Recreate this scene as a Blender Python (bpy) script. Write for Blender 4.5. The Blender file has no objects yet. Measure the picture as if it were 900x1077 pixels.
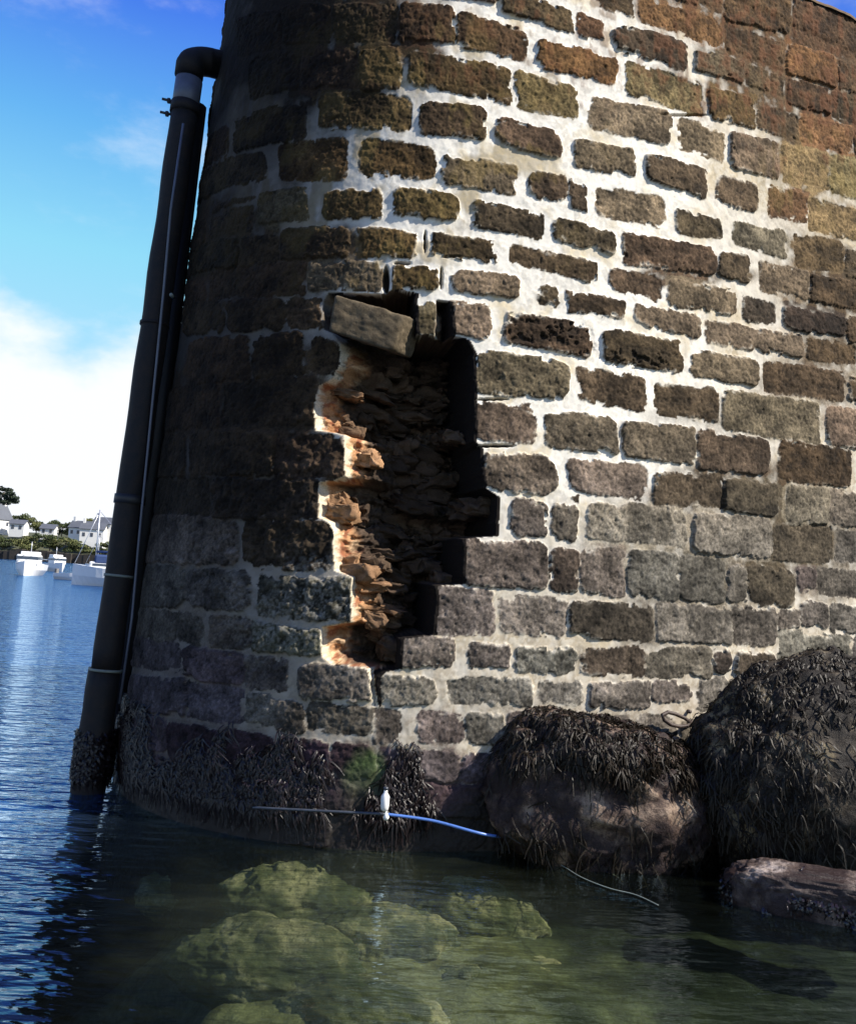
import bpy, bmesh, math, random
import numpy as np
from mathutils import Vector, Matrix

random.seed(7)
RNG = np.random.default_rng(11)
scene = bpy.context.scene
COL = scene.collection
R = math.radians

# ------------------------------------------------------------------ camera
EYE = 2.0
F = 950.0                      # focal length in pixels of the 900x1077 photo
PITCH = R(4.2); ROLL = R(3.45)
CAM = np.array([0.0, 0.0, EYE])
fwd = np.array([0, math.cos(PITCH), math.sin(PITCH)])
r0 = np.array([1.0, 0, 0]); u0 = np.cross(r0, fwd)
right = r0 * math.cos(ROLL) + u0 * math.sin(ROLL)
up = np.cross(right, fwd)
cam_d = bpy.data.cameras.new('camera')
cam = bpy.data.objects.new('camera', cam_d); COL.objects.link(cam)
M4 = Matrix(((right[0], up[0], -fwd[0], CAM[0]), (right[1], up[1], -fwd[1], CAM[1]),
             (right[2], up[2], -fwd[2], CAM[2]), (0, 0, 0, 1)))
cam.matrix_world = M4
cam_d.sensor_fit = 'VERTICAL'; cam_d.sensor_height = 24.0; cam_d.lens = 24.0 * F / 1077.0
cam_d.clip_start = 0.05; cam_d.clip_end = 5000
scene.camera = cam

# ------------------------------------------------------------------ sky + sun
SUN_AZ = R(76)      # to the right of the direction that faces the camera from the wall
SUN_EL = R(42)
sdir = np.array([math.sin(SUN_AZ) * math.cos(SUN_EL), -math.cos(SUN_AZ) * math.cos(SUN_EL), math.sin(SUN_EL)])
world = bpy.data.worlds.new('World'); scene.world = world; world.use_nodes = True
SKY = 0.06

def wnodes():
    nt = world.node_tree; nt.nodes.clear(); N = nt.nodes.new; L = nt.links.new
    out = N('ShaderNodeOutputWorld'); bg = N('ShaderNodeBackground'); L(bg.outputs[0], out.inputs[0])
    sky = N('ShaderNodeTexSky'); sky.sky_type = 'NISHITA'; sky.sun_disc = False
    sky.sun_elevation = SUN_EL; sky.sun_rotation = math.atan2(sdir[0], sdir[1])
    sky.air_density = 1.0; sky.dust_density = 0.6; sky.ozone_density = 2.0
    bg.inputs[1].default_value = SKY
    tc = N('ShaderNodeTexCoord'); sep = N('ShaderNodeSeparateXYZ'); L(tc.outputs['Generated'], sep.inputs[0])
    # the photograph's sky: deep saturated blue overhead, turquoise half way, white haze on the horizon
    rp = N('ShaderNodeValToRGB'); L(sep.outputs[2], rp.inputs[0])
    e = rp.color_ramp.elements
    e[0].position = 0.0; e[0].color = (5.6, 7.6, 10.0, 1)
    e[1].position = 0.62; e[1].color = (0.35, 1.2, 6.6, 1)
    for p, c in ((0.12, (6.0, 9.4, 12.0, 1)), (0.31, (3.4, 8.8, 11.4, 1)), (0.42, (1.5, 5.6, 11.0, 1)), (0.52, (0.6, 2.4, 10.5, 1))):
        x = e.new(p); x.color = c
    mx = N('ShaderNodeMix'); mx.data_type = 'RGBA'; mx.inputs[0].default_value = 0.78
    L(sky.outputs[0], mx.inputs[6]); L(rp.outputs[0], mx.inputs[7])
    # clouds: soft heaps low down, thin streaks higher up
    mp = N('ShaderNodeMapping'); mp.inputs['Scale'].default_value = (1.6, 1.6, 3.0); mp.inputs['Location'].default_value = (0.35, 0.2, 0.05)
    L(tc.outputs['Generated'], mp.inputs[0])
    n1 = N('ShaderNodeTexNoise'); n1.inputs['Scale'].default_value = 2.6; n1.inputs['Detail'].default_value = 9; n1.inputs['Roughness'].default_value = 0.55
    L(mp.outputs[0], n1.inputs['Vector'])
    lowr = N('ShaderNodeMapRange'); lowr.inputs[1].default_value = 0.10; lowr.inputs[2].default_value = 0.36
    lowr.inputs[3].default_value = 0.50; lowr.inputs[4].default_value = -0.20; L(sep.outputs[2], lowr.inputs[0])
    ad = N('ShaderNodeMath'); ad.operation = 'ADD'; L(n1.outputs[0], ad.inputs[0]); L(lowr.outputs[0], ad.inputs[1])
    cr = N('ShaderNodeMapRange'); cr.interpolation_type = 'SMOOTHSTEP'; cr.inputs[1].default_value = 0.50; cr.inputs[2].default_value = 0.72; L(ad.outputs[0], cr.inputs[0])
    n2 = N('ShaderNodeTexNoise'); n2.inputs['Scale'].default_value = 4.5; n2.inputs['Detail'].default_value = 8; n2.inputs['Roughness'].default_value = 0.6
    mp2 = N('ShaderNodeMapping'); mp2.inputs['Scale'].default_value = (1.0, 1.0, 2.2); mp2.inputs['Location'].default_value = (3.1, 0.3, 1.2)
    L(tc.outputs['Generated'], mp2.inputs[0]); L(mp2.outputs[0], n2.inputs['Vector'])
    c2 = N('ShaderNodeMapRange'); c2.interpolation_type = 'SMOOTHSTEP'; c2.inputs[1].default_value = 0.50; c2.inputs[2].default_value = 0.78; c2.inputs[4].default_value = 0.45
    L(n2.outputs[0], c2.inputs[0])
    mm = N('ShaderNodeMath'); mm.operation = 'MAXIMUM'; L(cr.outputs[0], mm.inputs[0]); L(c2.outputs[0], mm.inputs[1])
    m2 = N('ShaderNodeMix'); m2.data_type = 'RGBA'; L(mm.outputs[0], m2.inputs[0]); L(mx.outputs[2], m2.inputs[6]); m2.inputs[7].default_value = (10.2, 10.6, 11.2, 1)
    L(m2.outputs[2], bg.inputs[0])
wnodes()
sun_d = bpy.data.lights.new('sun', 'SUN'); sun_d.energy = 5.0; sun_d.angle = R(0.5); sun_d.color = (1.0, 0.93, 0.82)
sun = bpy.data.objects.new('sun', sun_d); COL.objects.link(sun)
sun.rotation_euler = Vector((-sdir[0], -sdir[1], -sdir[2])).to_track_quat('-Z', 'Y').to_euler()
sun.location = (20, -10, 20)
scene.view_settings.view_transform = 'Standard'; scene.view_settings.look = 'None'
scene.view_settings.exposure = 0.7; scene.view_settings.gamma = 1
scene.view_settings.use_curve_mapping = False
scene.render.engine = 'CYCLES'
scene.cycles.max_bounces = 6; scene.cycles.transparent_max_bounces = 12
scene.cycles.caustics_reflective = False; scene.cycles.caustics_refractive = False

# ------------------------------------------------------------------ helpers
def ray(px, py):
    d = fwd + right * ((px - 450.0) / F) + up * (-(py - 538.5) / F)
    return d
def at_depth(px, py, Y):
    d = ray(px, py); return CAM + d * (Y / d[1])
def on_z(px, py, z=0.0):
    d = ray(px, py); return CAM + d * ((z - EYE) / d[2])
def project(P):
    q = P - CAM
    w = q @ fwd
    return 450.0 + F * (q @ right) / w, 538.5 - F * (q @ up) / w

def _h(ix, iy, iz, seed):
    n = (ix.astype(np.int64) * 374761393 + iy.astype(np.int64) * 668265263 + iz.astype(np.int64) * 2147483647 + seed * 974711) & 0xffffffff
    n = ((n ^ (n >> 13)) * 1274126177) & 0xffffffff
    n = ((n ^ (n >> 15)) * 2246822519) & 0xffffffff
    return ((n ^ (n >> 16)) & 0xffff) / 65535.0
def vnoise(x, y, z=None, seed=0):
    if z is None: z = np.zeros_like(x)
    ix, iy, iz = np.floor(x), np.floor(y), np.floor(z)
    fx, fy, fz = x - ix, y - iy, z - iz
    fx = fx * fx * fx * (fx * (fx * 6 - 15) + 10); fy = fy * fy * fy * (fy * (fy * 6 - 15) + 10); fz = fz * fz * fz * (fz * (fz * 6 - 15) + 10)
    r = 0
    for a in (0, 1):
        for b in (0, 1):
            for c in (0, 1):
                w = (fx if a else 1 - fx) * (fy if b else 1 - fy) * (fz if c else 1 - fz)
                r = r + w * _h(ix + a, iy + b, iz + c, seed)
    return r * 2 - 1
def fbm(x, y, z=None, octv=4, seed=0, rough=0.5):
    r = 0; a = 1.0; t = 0; f = 1.0
    for i in range(octv):
        r = r + a * vnoise(x * f, y * f, None if z is None else z * f, seed + i * 17); t += a; a *= rough; f *= 2.03
    return r / t * 1.5
def sstep(a, b, x):
    t = np.clip((x - a) / (b - a), 0, 1); return t * t * (3 - 2 * t)

def tag(o, label=None, cat=None, group=None, kind=None):
    if label: o['label'] = label
    if cat: o['category'] = cat
    if group: o['group'] = group
    if kind: o['kind'] = kind
    return o
def empty(name, loc, label=None, cat=None, group=None, kind=None, rz=0):
    o = bpy.data.objects.new(name, None); o.location = loc; o.rotation_euler = (0, 0, rz); o.empty_display_size = 0.2
    COL.objects.link(o); return tag(o, label, cat, group, kind)
def link_mesh(name, me, mats, parent=None, smooth=True):
    for m in (mats if isinstance(mats, (list, tuple)) else [mats]): me.materials.append(m)
    if smooth: me.polygons.foreach_set('use_smooth', np.ones(len(me.polygons), dtype=bool))
    o = bpy.data.objects.new(name, me); COL.objects.link(o)
    if parent:
        o.parent = parent
        o.matrix_parent_inverse = parent_inv(parent)
    return o
def parent_inv(p):
    m = Matrix.Translation(p.location) @ Matrix.Rotation(p.rotation_euler[2], 4, 'Z')
    return m.inverted()
def mesh_np(name, V, Fc, mats, parent=None, smooth=True, attrs=None):
    """V (n,3); Fc (m,k) k=3 or 4"""
    me = bpy.data.meshes.new(name)
    V = np.asarray(V, dtype=np.float32); Fc = np.asarray(Fc, dtype=np.int32); k = Fc.shape[1]
    me.vertices.add(len(V)); me.vertices.foreach_set('co', V.ravel())
    me.loops.add(Fc.size); me.loops.foreach_set('vertex_index', Fc.ravel())
    me.polygons.add(len(Fc)); me.polygons.foreach_set('loop_start', np.arange(0, Fc.size, k, dtype=np.int32))
    me.update(calc_edges=True)
    if attrs:
        for n, a in attrs.items():
            if a.ndim == 2:
                at = me.color_attributes.new(n, 'FLOAT_COLOR', 'POINT')
                c = np.ones((len(V), 4), np.float32); c[:, :3] = a; at.data.foreach_set('color', c.ravel())
            else:
                at = me.attributes.new(n, 'FLOAT', 'POINT'); at.data.foreach_set('value', a.astype(np.float32))
    return link_mesh(name, me, mats, parent, smooth)

class MB:
    """collects simple solids into one mesh"""
    def __init__(s): s.bm = bmesh.new()
    def box(s, c, size, rot=None, bev=0.0):
        g = bmesh.ops.create_cube(s.bm, size=1.0); vs = g['verts']
        bmesh.ops.scale(s.bm, vec=size, verts=vs)
        if bev: 
            es = list({e for v in vs for e in v.link_edges}); r = bmesh.ops.bevel(s.bm, geom=es, offset=bev, segments=2, affect='EDGES', profile=0.5)
            vs = list({v for f in r['faces'] for v in f.verts} | {v for v in vs if v.is_valid})
        if rot is not None: bmesh.ops.rotate(s.bm, cent=(0, 0, 0), matrix=rot, verts=vs)
        bmesh.ops.translate(s.bm, vec=c, verts=vs); return vs
    def tube(s, pts, rad, seg=12, cap=True):
        pts = [Vector(p) for p in pts]
        rads = rad if isinstance(rad, (list, tuple)) else [rad] * len(pts)
        rings = []; prev = None
        for i, p in enumerate(pts):
            t = (pts[min(i + 1, len(pts) - 1)] - pts[max(i - 1, 0)]).normalized()
            if prev is None:
                a = Vector((0, 0, 1)) if abs(t.z) < .9 else Vector((1, 0, 0)); n = t.cross(a).normalized()
            else: n = (prev - t * prev.dot(t)).normalized()
            prev = n; b = t.cross(n)
            rings.append([s.bm.verts.new(p + (n * math.cos(k * 2 * math.pi / seg) + b * math.sin(k * 2 * math.pi / seg)) * rads[i]) for k in range(seg)])
        for a, b in zip(rings, rings[1:]):
            for k in range(seg): s.bm.faces.new((a[k], a[(k + 1) % seg], b[(k + 1) % seg], b[k]))
        if cap: s.bm.faces.new(rings[0][::-1]); s.bm.faces.new(rings[-1])
    def poly(s, pts, f): 
        vs = [s.bm.verts.new(p) for p in pts]
        for q in f: s.bm.faces.new([vs[i] for i in q])
    def build(s, name, mats, parent=None, smooth=False):
        bmesh.ops.recalc_face_normals(s.bm, faces=s.bm.faces)
        me = bpy.data.meshes.new(name); s.bm.to_mesh(me); s.bm.free()
        return link_mesh(name, me, mats, parent, smooth)

class Mat:
    def __init__(s, name):
        s.m = bpy.data.materials.new(name); s.m.use_nodes = True; s.nt = s.m.node_tree; s.nt.nodes.clear()
        s.out = s.N('ShaderNodeOutputMaterial')
    def N(s, t, **kw):
        n = s.nt.nodes.new(t)
        for k, v in kw.items():
            if k in n.inputs: n.inputs[k].default_value = v
            else: setattr(n, k, v)
        return n
    def L(s, a, b): s.nt.links.new(a, b)
    def noise(s, scale, detail=5, rough=0.6, vec=None):
        n = s.N('ShaderNodeTexNoise'); n.inputs['Scale'].default_value = scale; n.inputs['Detail'].default_value = detail; n.inputs['Roughness'].default_value = rough
        if vec is not None: s.L(vec, n.inputs['Vector'])
        return n
    def mr(s, src, a, b, c, d):
        n = s.N('ShaderNodeMapRange'); s.L(src, n.inputs[0])
        for i, v in enumerate((a, b, c, d)): n.inputs[i + 1].default_value = v
        return n.outputs[0]
    def mixc(s, f, a, b, mode='MIX'):
        n = s.N('ShaderNodeMix'); n.data_type = 'RGBA'; n.blend_type = mode
        for i, v in ((0, f), (6, a), (7, b)):
            if hasattr(v, 'is_output') or hasattr(v, 'links'): s.L(v, n.inputs[i])
            else: n.inputs[i].default_value = v if i == 0 else (*v, 1)
        return n.outputs[2]
    def bump(s, h, strength=0.5, dist=0.01, nrm=None):
        b = s.N('ShaderNodeBump'); b.inputs['Strength'].default_value = strength; b.inputs['Distance'].default_value = dist
        s.L(h, b.inputs['Height'])
        if nrm is not None: s.L(nrm, b.inputs['Normal'])
        return b.outputs[0]

def simple_mat(name, col, rough=0.6, var=0.25, scale=8.0, bump=0.3, bdist=0.01, metallic=0.0, spec=0.5, col2=None):
    m = Mat(name); p = m.N('ShaderNodeBsdfPrincipled'); m.L(p.outputs[0], m.out.inputs[0])
    tc = m.N('ShaderNodeTexCoord')
    n = m.noise(scale, 7, 0.65, tc.outputs['Object']); n2 = m.noise(scale * 7, 4, 0.6, tc.outputs['Object'])
    c2 = col2 if col2 else tuple(c * (1 - var) for c in col)
    f = m.mr(n.outputs[0], 0.35, 0.65, 0, 1)
    c = m.mixc(f, col, c2); c = m.mixc(m.mr(n2.outputs[0], 0.3, 0.7, 0, 0.5), c, tuple(x * (1 - var) for x in col))
    m.L(c, p.inputs['Base Color']); p.inputs['Roughness'].default_value = rough; p.inputs['Metallic'].default_value = metallic
    p.inputs['Specular IOR Level'].default_value = spec
    if bump: m.L(m.bump(n2.outputs[0], bump, bdist), p.inputs['Normal'])
    return m.m

# ------------------------------------------------------------------ the wall surface
BATTER = 0.058
D0 = 6.86; X0 = -0.40
SS = np.linspace(-12, 22, 6801); ds = SS[1] - SS[0]
Ra, Rb = 2.30, 11.0
def phi_of_s(s):
    pa = R(12); sa = Ra * pa
    pb = R(26); sb = sa + Rb * (pb - pa)
    ph = np.where(s < sa, s / Ra, np.where(s < sb, pa + (s - sa) / Rb, pb))
    return np.maximum(ph, R(-104))
PH = phi_of_s(SS)
i0 = np.argmin(abs(SS))
CX = np.concatenate([[0], np.cumsum(np.cos((PH[1:] + PH[:-1]) / 2) * ds)]); CY = np.concatenate([[0], np.cumsum(np.sin((PH[1:] + PH[:-1]) / 2) * ds)])
CX = CX - CX[i0] + X0; CY = CY - CY[i0] + D0
def wall(s, z, out=0.0):
    ph = np.interp(s, SS, PH); x = np.interp(s, SS, CX); y = np.interp(s, SS, CY)
    o = out + BATTER * (EYE - z)
    return np.stack([x + np.sin(ph) * o, y - np.cos(ph) * o, z + 0 * x + 0 * o], -1)
# table for inverse lookup
_ts, _tz = np.meshgrid(np.arange(-3.9, 7.5, 0.04), np.arange(-1.0, 8.6, 0.05), indexing='ij')
_tp = wall(_ts, _tz); _u, _v = project(_tp)
_ph = np.interp(_ts, SS, PH); _vis = ((CAM - _tp) * np.stack([np.sin(_ph), -np.cos(_ph), 0 * _ph], -1)).sum(-1) > 0.0
_u = np.where(_vis, _u, 1e6)
def unproj(px, py):
    k = np.argmin((_u - px) ** 2 + (_v - py) ** 2); s = _ts.flat[k]; z = _tz.flat[k]
    for _ in range(6):
        e = 1e-4
        def pr(a, b): 
            q = project(wall(np.array([a]), np.array([b]))[0]); return np.array([q[0], q[1]])
        p0 = pr(s, z); J = np.stack([(pr(s + e, z) - p0) / e, (pr(s, z + e) - p0) / e], 1)
        if abs(np.linalg.det(J)) < 900: break
        dlt = np.linalg.solve(J, np.array([px, py]) - p0); dlt = np.clip(dlt, -0.1, 0.1)
        s += dlt[0]; z += dlt[1]
    return s, z

# stones traced from the photograph: x0, y-top-left, x1, y-top-right, y-bottom-right, y-bottom-left, tone, roundness
ST = """528 -10 603 10 35 14 b|607 11 635 22 48 38 r|627 -15 667 -8 20 7 b|672 -4 758 22 52 22 R|645 27 723 43 76 53 d
481 10 554 33 67 48 r|563 41 649 58 90 70 R|429 54 537 72 110 89 o .9|542 73 607 92 126 114 y .8|618 100 705 118 154 135 g
656 64 738 88 125 97 y|442 107 510 115 148 140 b|520 120 590 136 171 150 d .9|603 145 667 157 189 176 g|679 161 743 180 208 190 d
465 161 545 175 207 195 g|555 180 598 186 214 208 d .9|599 188 617 196 224 218 d|626 196 698 206 238 228 g .8|731 52 780 66 88 74 d
784 68 808 75 97 90 b|810 76 822 80 102 98 b|827 82 872 95 120 107 r|874 95 925 108 140 122 b|745 93 794 107 135 123 o .8
795 108 841 124 149 136 b|842 122 896 134 163 147 R .3|898 136 940 150 185 165 r|713 123 761 138 171 156 g .3|767 138 816 151 188 176 g .3
822 152 870 163 200 190 y .3|873 164 925 178 215 202 y .3|762 24 823 48 76 55 r .3|827 44 880 62 92 78 R .3|882 64 940 80 108 94 r .3
690 -44 760 -24 14 -8 r .3|763 -22 830 2 38 20 r .3|833 0 940 38 72 44 r .3|497 210 572 226 253 236 d|582 228 646 244 268 255 d .8
536 256 628 276 298 278 d|453 243 523 254 278 268 b|655 246 752 262 292 278 d|640 283 695 290 320 304 d|476 283 545 292 313 308 g .9
565 301 587 304 324 321 d .9|595 306 658 318 337 327 d|668 321 737 333 358 340 g|473 316 514 321 357 352 g|530 327 620 341 376 362 d
633 346 718 358 393 378 d|499 369 597 380 420 413 g|607 385 679 398 435 420 d|688 403 755 409 446 435 d|710 218 759 232 253 244 d .9
753 184 797 196 223 214 d|808 194 848 206 236 228 r .3|770 232 826 244 274 258 l|850 208 905 222 252 243 y .3|835 246 887 254 285 281 b .4
889 262 940 275 300 290 d|756 264 788 271 301 292 d|799 276 848 287 315 306 g .4|851 288 905 300 325 316 b .3|702 294 772 307 333 320 g
781 312 815 318 340 337 D|824 322 888 334 354 345 D .4|890 332 940 345 368 358 b|742 337 842 353 377 360 g .6|848 354 898 362 385 378 b
726 367 795 379 408 396 g|803 380 888 392 422 413 d .4|890 396 940 404 430 422 b|499 423 565 426 467 463 g|573 429 648 442 478 472 g
654 445 730 450 491 478 g|505 472 586 480 519 515 g 1|598 481 680 490 528 515 l|687 500 759 502 534 530 d .4|536 524 574 527 563 562 g
580 530 606 533 568 564 g .9|617 530 720 535 574 565 l .4|598 519 610 520 528 526 d 1|760 410 862 425 467 450 g .4|869 428 930 438 474 467 g
733 453 808 464 500 494 d|818 463 892 472 513 504 b|761 504 817 509 541 537 d .5|828 508 870 514 550 549 g|872 515 930 525 555 550 g
729 541 811 546 587 580 l .4|813 552 873 555 590 590 d .5|879 558 930 565 595 590 g|485 566 576 573 621 614 g|580 577 606 578 623 621 d
610 577 656 578 626 623 g|660 580 712 584 630 625 l .4|714 585 761 590 632 630 g .4|765 594 785 597 634 632 g|787 596 834 603 636 633 d
838 598 858 600 622 621 g|860 597 930 607 630 622 g .4|456 617 519 621 667 666 l .5|527 628 594 631 671 665 g|598 632 684 636 675 669 d 1
691 634 768 640 677 673 l .4|771 638 814 642 679 677 g .4|817 642 840 644 660 659 g|842 632 870 636 658 657 g|873 636 930 640 668 661 g .4
818 664 893 668 708 702 l .3|897 670 940 672 710 708 l .3|420 671 478 673 702 700 g|494 678 535 680 703 701 g|544 680 604 682 709 704 l
610 683 678 683 711 708 d|680 683 748 682 711 711 g|750 683 767 685 707 705 d|774 686 814 688 710 708 d|396 710 459 712 740 741 g
472 712 561 713 742 739 l|568 713 612 716 741 739 g|622 719 682 718 743 742 l|686 716 726 717 737 737 l|732 716 780 712 742 745 l
393 747 422 748 778 782 g|439 749 487 751 781 778 g|491 751 529 752 782 782 l|534 749 590 749 782 782 g|595 750 665 752 785 785 g
672 752 710 757 790 790 l|714 758 760 758 790 790 l|398 789 430 789 815 814 p|436 790 480 792 822 820 p|484 790 540 792 825 822 p
545 790 620 790 822 825 p|625 793 700 795 830 825 p|765 716 850 716 745 745 l|855 716 930 716 745 745 l|764 750 830 752 790 790 g
834 750 900 752 790 790 g|420 4 479 9 50 45 r|432 -36 525 -15 6 -4 b|350 5 417 5 45 46 b .3|300 8 347 6 46 48 b .3|250 22 296 12 50 60 b .3
380 50 423 50 96 96 o .3|318 52 376 50 92 92 b .3|262 64 314 54 95 105 b .3|335 100 432 102 139 138 o|247 128 321 106 146 160 b
205 152 240 131 165 184 b|378 145 457 153 189 187 o|293 153 365 145 189 189 o|210 188 280 160 190 214 b|224 219 268 206 210 223 b
222 231 267 215 243 250 b|188 252 216 228 254 272 b|273 207 324 198 231 233 G|338 201 403 197 230 233 o|414 196 482 205 235 231 o
377 240 438 243 272 271 o|295 243 366 241 270 275 b|198 272 250 252 282 294 b|253 250 292 247 276 281 b|325 276 403 276 306 308 G
221 290 322 278 311 315 b .3|197 301 216 294 318 321 b|412 280 464 282 306 304 o|195 323 236 317 349 356 b|240 317 300 315 346 349 b
303 315 339 314 347 346 b|436 317 458 317 354 352 G|200 362 262 354 400 405 b|266 354 321 350 394 398 b|325 353 356 358 393 391 b .9
170 412 230 405 449 455 b|235 405 334 397 447 449 b .4|290 456 363 456 503 502 b .4|200 455 287 455 500 500 b .4|158 458 196 456 499 500 b
155 504 220 504 541 538 b .3|226 504 335 506 545 543 b .3|152 545 250 545 593 590 g .4|258 548 350 551 600 596 b .5|140 596 195 598 636 632 g .4
199 600 262 600 640 638 g .4|272 605 371 611 654 646 G .3|130 640 215 647 676 665 g .4|219 649 265 652 682 678 g|268 654 337 664 690 684 G .4
133 671 190 680 706 698 p .4|193 682 255 690 718 708 p .4|258 690 300 694 722 720 g .5|317 700 388 703 738 732 g .6|125 706 195 716 750 736 p .4
198 718 255 726 762 753 p .4|260 728 289 732 764 761 g .5|322 740 392 745 774 768 g .7|292 736 318 738 768 766 g|130 748 175 757 790 780 p
178 762 232 770 804 798 P .8|238 770 288 776 812 806 P .8|295 778 345 780 818 815 P .8|350 782 392 786 816 816 P .8|125 786 175 797 830 815 P
180 804 240 812 842 836 P|246 813 300 820 850 846 P|306 822 370 824 856 853 P|376 822 440 822 856 858 P|446 826 520 828 862 862 P"""
TONES = {'g': (.128, .106, .078), 'l': (.178, .150, .112), 'd': (.066, .050, .033), 'D': (.042, .032, .024), 'b': (.074, .052, .031),
         'r': (.085, .053, .029), 'R': (.140, .076, .036), 'o': (.088, .062, .028), 'y': (.140, .110, .058), 'G': (.098, .086, .056),
         'p': (.092, .072, .068), 'P': (.040, .024, .027)}
HOLE_PX = [(340, 346), (350, 350), (357, 362), (356, 385), (350, 397), (335, 405), (330, 430), (331, 453), (348, 455), (363, 457), (362, 500),
           (350, 506), (335, 508), (334, 545), (345, 549), (351, 560), (352, 600), (370, 609), (369, 655), (338, 660), (338, 692), (350, 700), (386, 702), (393, 744),
           (396, 742), (396, 712), (402, 706), (418, 702), (419, 672), (455, 668), (456, 617), (484, 614), (485, 566), (521, 564), (521, 522), (507, 514),
           (503, 472), (497, 465), (497, 423), (497, 372), (490, 357), (474, 353), (473, 318), (459, 316), (457, 352), (437, 352), (435, 318), (436, 308), (412, 305), (400, 309),
           (345, 309), (340, 318)]

stones = []          # corners in (s,z), tone, roundness
for row in ST.split('\n'):
    for t in row.split('|'):
        q = t.split()
        if not q: continue
        x0, a, x1, b, c, d = map(float, q[:6]); tone = q[6]; rd = float(q[7]) if len(q) > 7 else 0.6
        # slight lean of the vertical joints with the camera's roll is in the trace already
        P = [unproj(x0, a), unproj(x1, b), unproj(x1, c), unproj(x0, d)]
        stones.append((np.array(P), tone, rd))
n_traced = len(stones)

# the grid
FS0, FS1, FZ0, FZ1, STEP = -3.7, 5.0, -0.75, 6.35, 0.0085
s_lin = np.concatenate([np.arange(-9, FS0, 0.12), np.arange(FS0, FS1, STEP), np.arange(FS1, 14, 0.12)])
ZTOP = 7.95
z_lin = np.arange(FZ0, ZTOP, STEP)
S, Z = np.meshgrid(s_lin, z_lin, indexing='ij')
nS, nZ = S.shape
# courses outside the traced picture
def inside_frame(s, z):
    p = wall(np.array([s]), np.array([z]))[0]; u, v = project(p)
    ph = float(np.interp(s, SS, PH)); vis = (CAM - p) @ np.array([math.sin(ph), -math.cos(ph), 0]) > 0.6
    return vis and 130 < u < 915 and -16 < v < 840
zz = -0.85
while zz < ZTOP:
    hgt = random.uniform(0.24, 0.31); sx = -9 + random.uniform(0, .3)
    while sx < 14:
        w = random.uniform(0.28, 0.62); g = 0.025
        q = [(sx + g, zz + hgt - g), (sx + w - g, zz + hgt - g), (sx + w - g, zz + g), (sx + g, zz + g)]
        mid = (sx + w / 2, zz + hgt / 2)
        if not any(inside_frame(*p) for p in q + [mid]):
            stones.append((np.array(q), random.choice('ggbdl' if sx > 0 else 'bbg'), 0.5))
        sx += w
    zz += hgt
# warp so that no outline is straight
wx = fbm(S * 6, Z * 6, octv=3, seed=3) * 0.014 + fbm(S * 24, Z * 24, octv=4, seed=5, rough=.65) * 0.009
wz = fbm(S * 6, Z * 6, octv=3, seed=23) * 0.013 + fbm(S * 24, Z * 24, octv=4, seed=25, rough=.65) * 0.009
Sw, Zw = S + wx, Z + wz
Dm = np.full(S.shape, 9.0, np.float32); ID = np.full(S.shape, -1, np.int32)
def poly_sdf_rounded(P, X, Y, rad):
    c = P.mean(0); ds_ = []
    for i in range(4):
        a, b = P[i], P[(i + 1) % 4]; e = b - a; n = np.array([e[1], -e[0]]); l = np.linalg.norm(n)
        if l < 1e-6: continue
        n = n / l
        if (c - a) @ n > 0: n = -n
        ds_.append((X - a[0]) * n[0] + (Y - a[1]) * n[1])
    q = np.stack(ds_) + rad
    outp = np.sqrt((np.maximum(q, 0) ** 2).sum(0))
    return np.where(outp > 0, outp, q.max(0)) - rad
def grow(cn):
    u, v = project(wall(np.array([cn[0]]), np.array([cn[1]]))[0])
    return .0085 + .009 * float(np.clip((v - 430) / 150, 0, 1)) + .006 * float(np.clip((u - 640) / 150, 0, 1)) + .006 * float(np.clip((380 - u) / 100, 0, 1))
for k, (P, tone, rd) in enumerate(stones):
    lo = P.min(0) - .08; hi = P.max(0) + .08
    a0, a1 = np.searchsorted(s_lin, lo[0]), np.searchsorted(s_lin, hi[0]); b0, b1 = np.searchsorted(z_lin, lo[1]), np.searchsorted(z_lin, hi[1])
    if a1 <= a0 or b1 <= b0: continue
    hmin = min(P.max(0)[1] - P.min(0)[1], P.max(0)[0] - P.min(0)[0])
    rad = 0.30 * hmin * rd * (0.6 + 0.9 * RNG.random())
    P = P + (RNG.random((4, 2)) - 0.5) * 0.026
    X, Y = Sw[a0:a1, b0:b1], Zw[a0:a1, b0:b1]
    d = poly_sdf_rounded(P, X, Y, rad)
    d = d - grow(P.mean(0))
    sub = Dm[a0:a1, b0:b1]; m = d < sub
    sub[m] = d[m]; ID[a0:a1, b0:b1][m] = k
# every grid point's place in the traced picture (for where stains and losses are)
PW = wall(S, Z); U, V = project(PW)
_phS = np.interp(S, SS, PH)
VIS = ((CAM - PW) * np.stack([np.sin(_phS), -np.cos(_phS), 0 * _phS], -1)).sum(-1) > 0
def blob(cx, cy, rx, ry, soft=0.35, nz=0.3, seed=0):
    r = np.sqrt(((U - cx) / rx) ** 2 + ((V - cy) / ry) ** 2) + N_lo * nz
    return np.where(VIS, 1 - sstep(1 - soft, 1 + soft, r), 0)
N_lo = fbm(S * 3.1, Z * 3.1, octv=4, seed=41)
N_mid = fbm(S * 11, Z * 11, octv=4, seed=43)
N_hi = fbm(S * 42, Z * 42, octv=3, seed=45, rough=0.65)
N_vert = fbm(S * 14, Z * 2.2, octv=4, seed=47)

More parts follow.
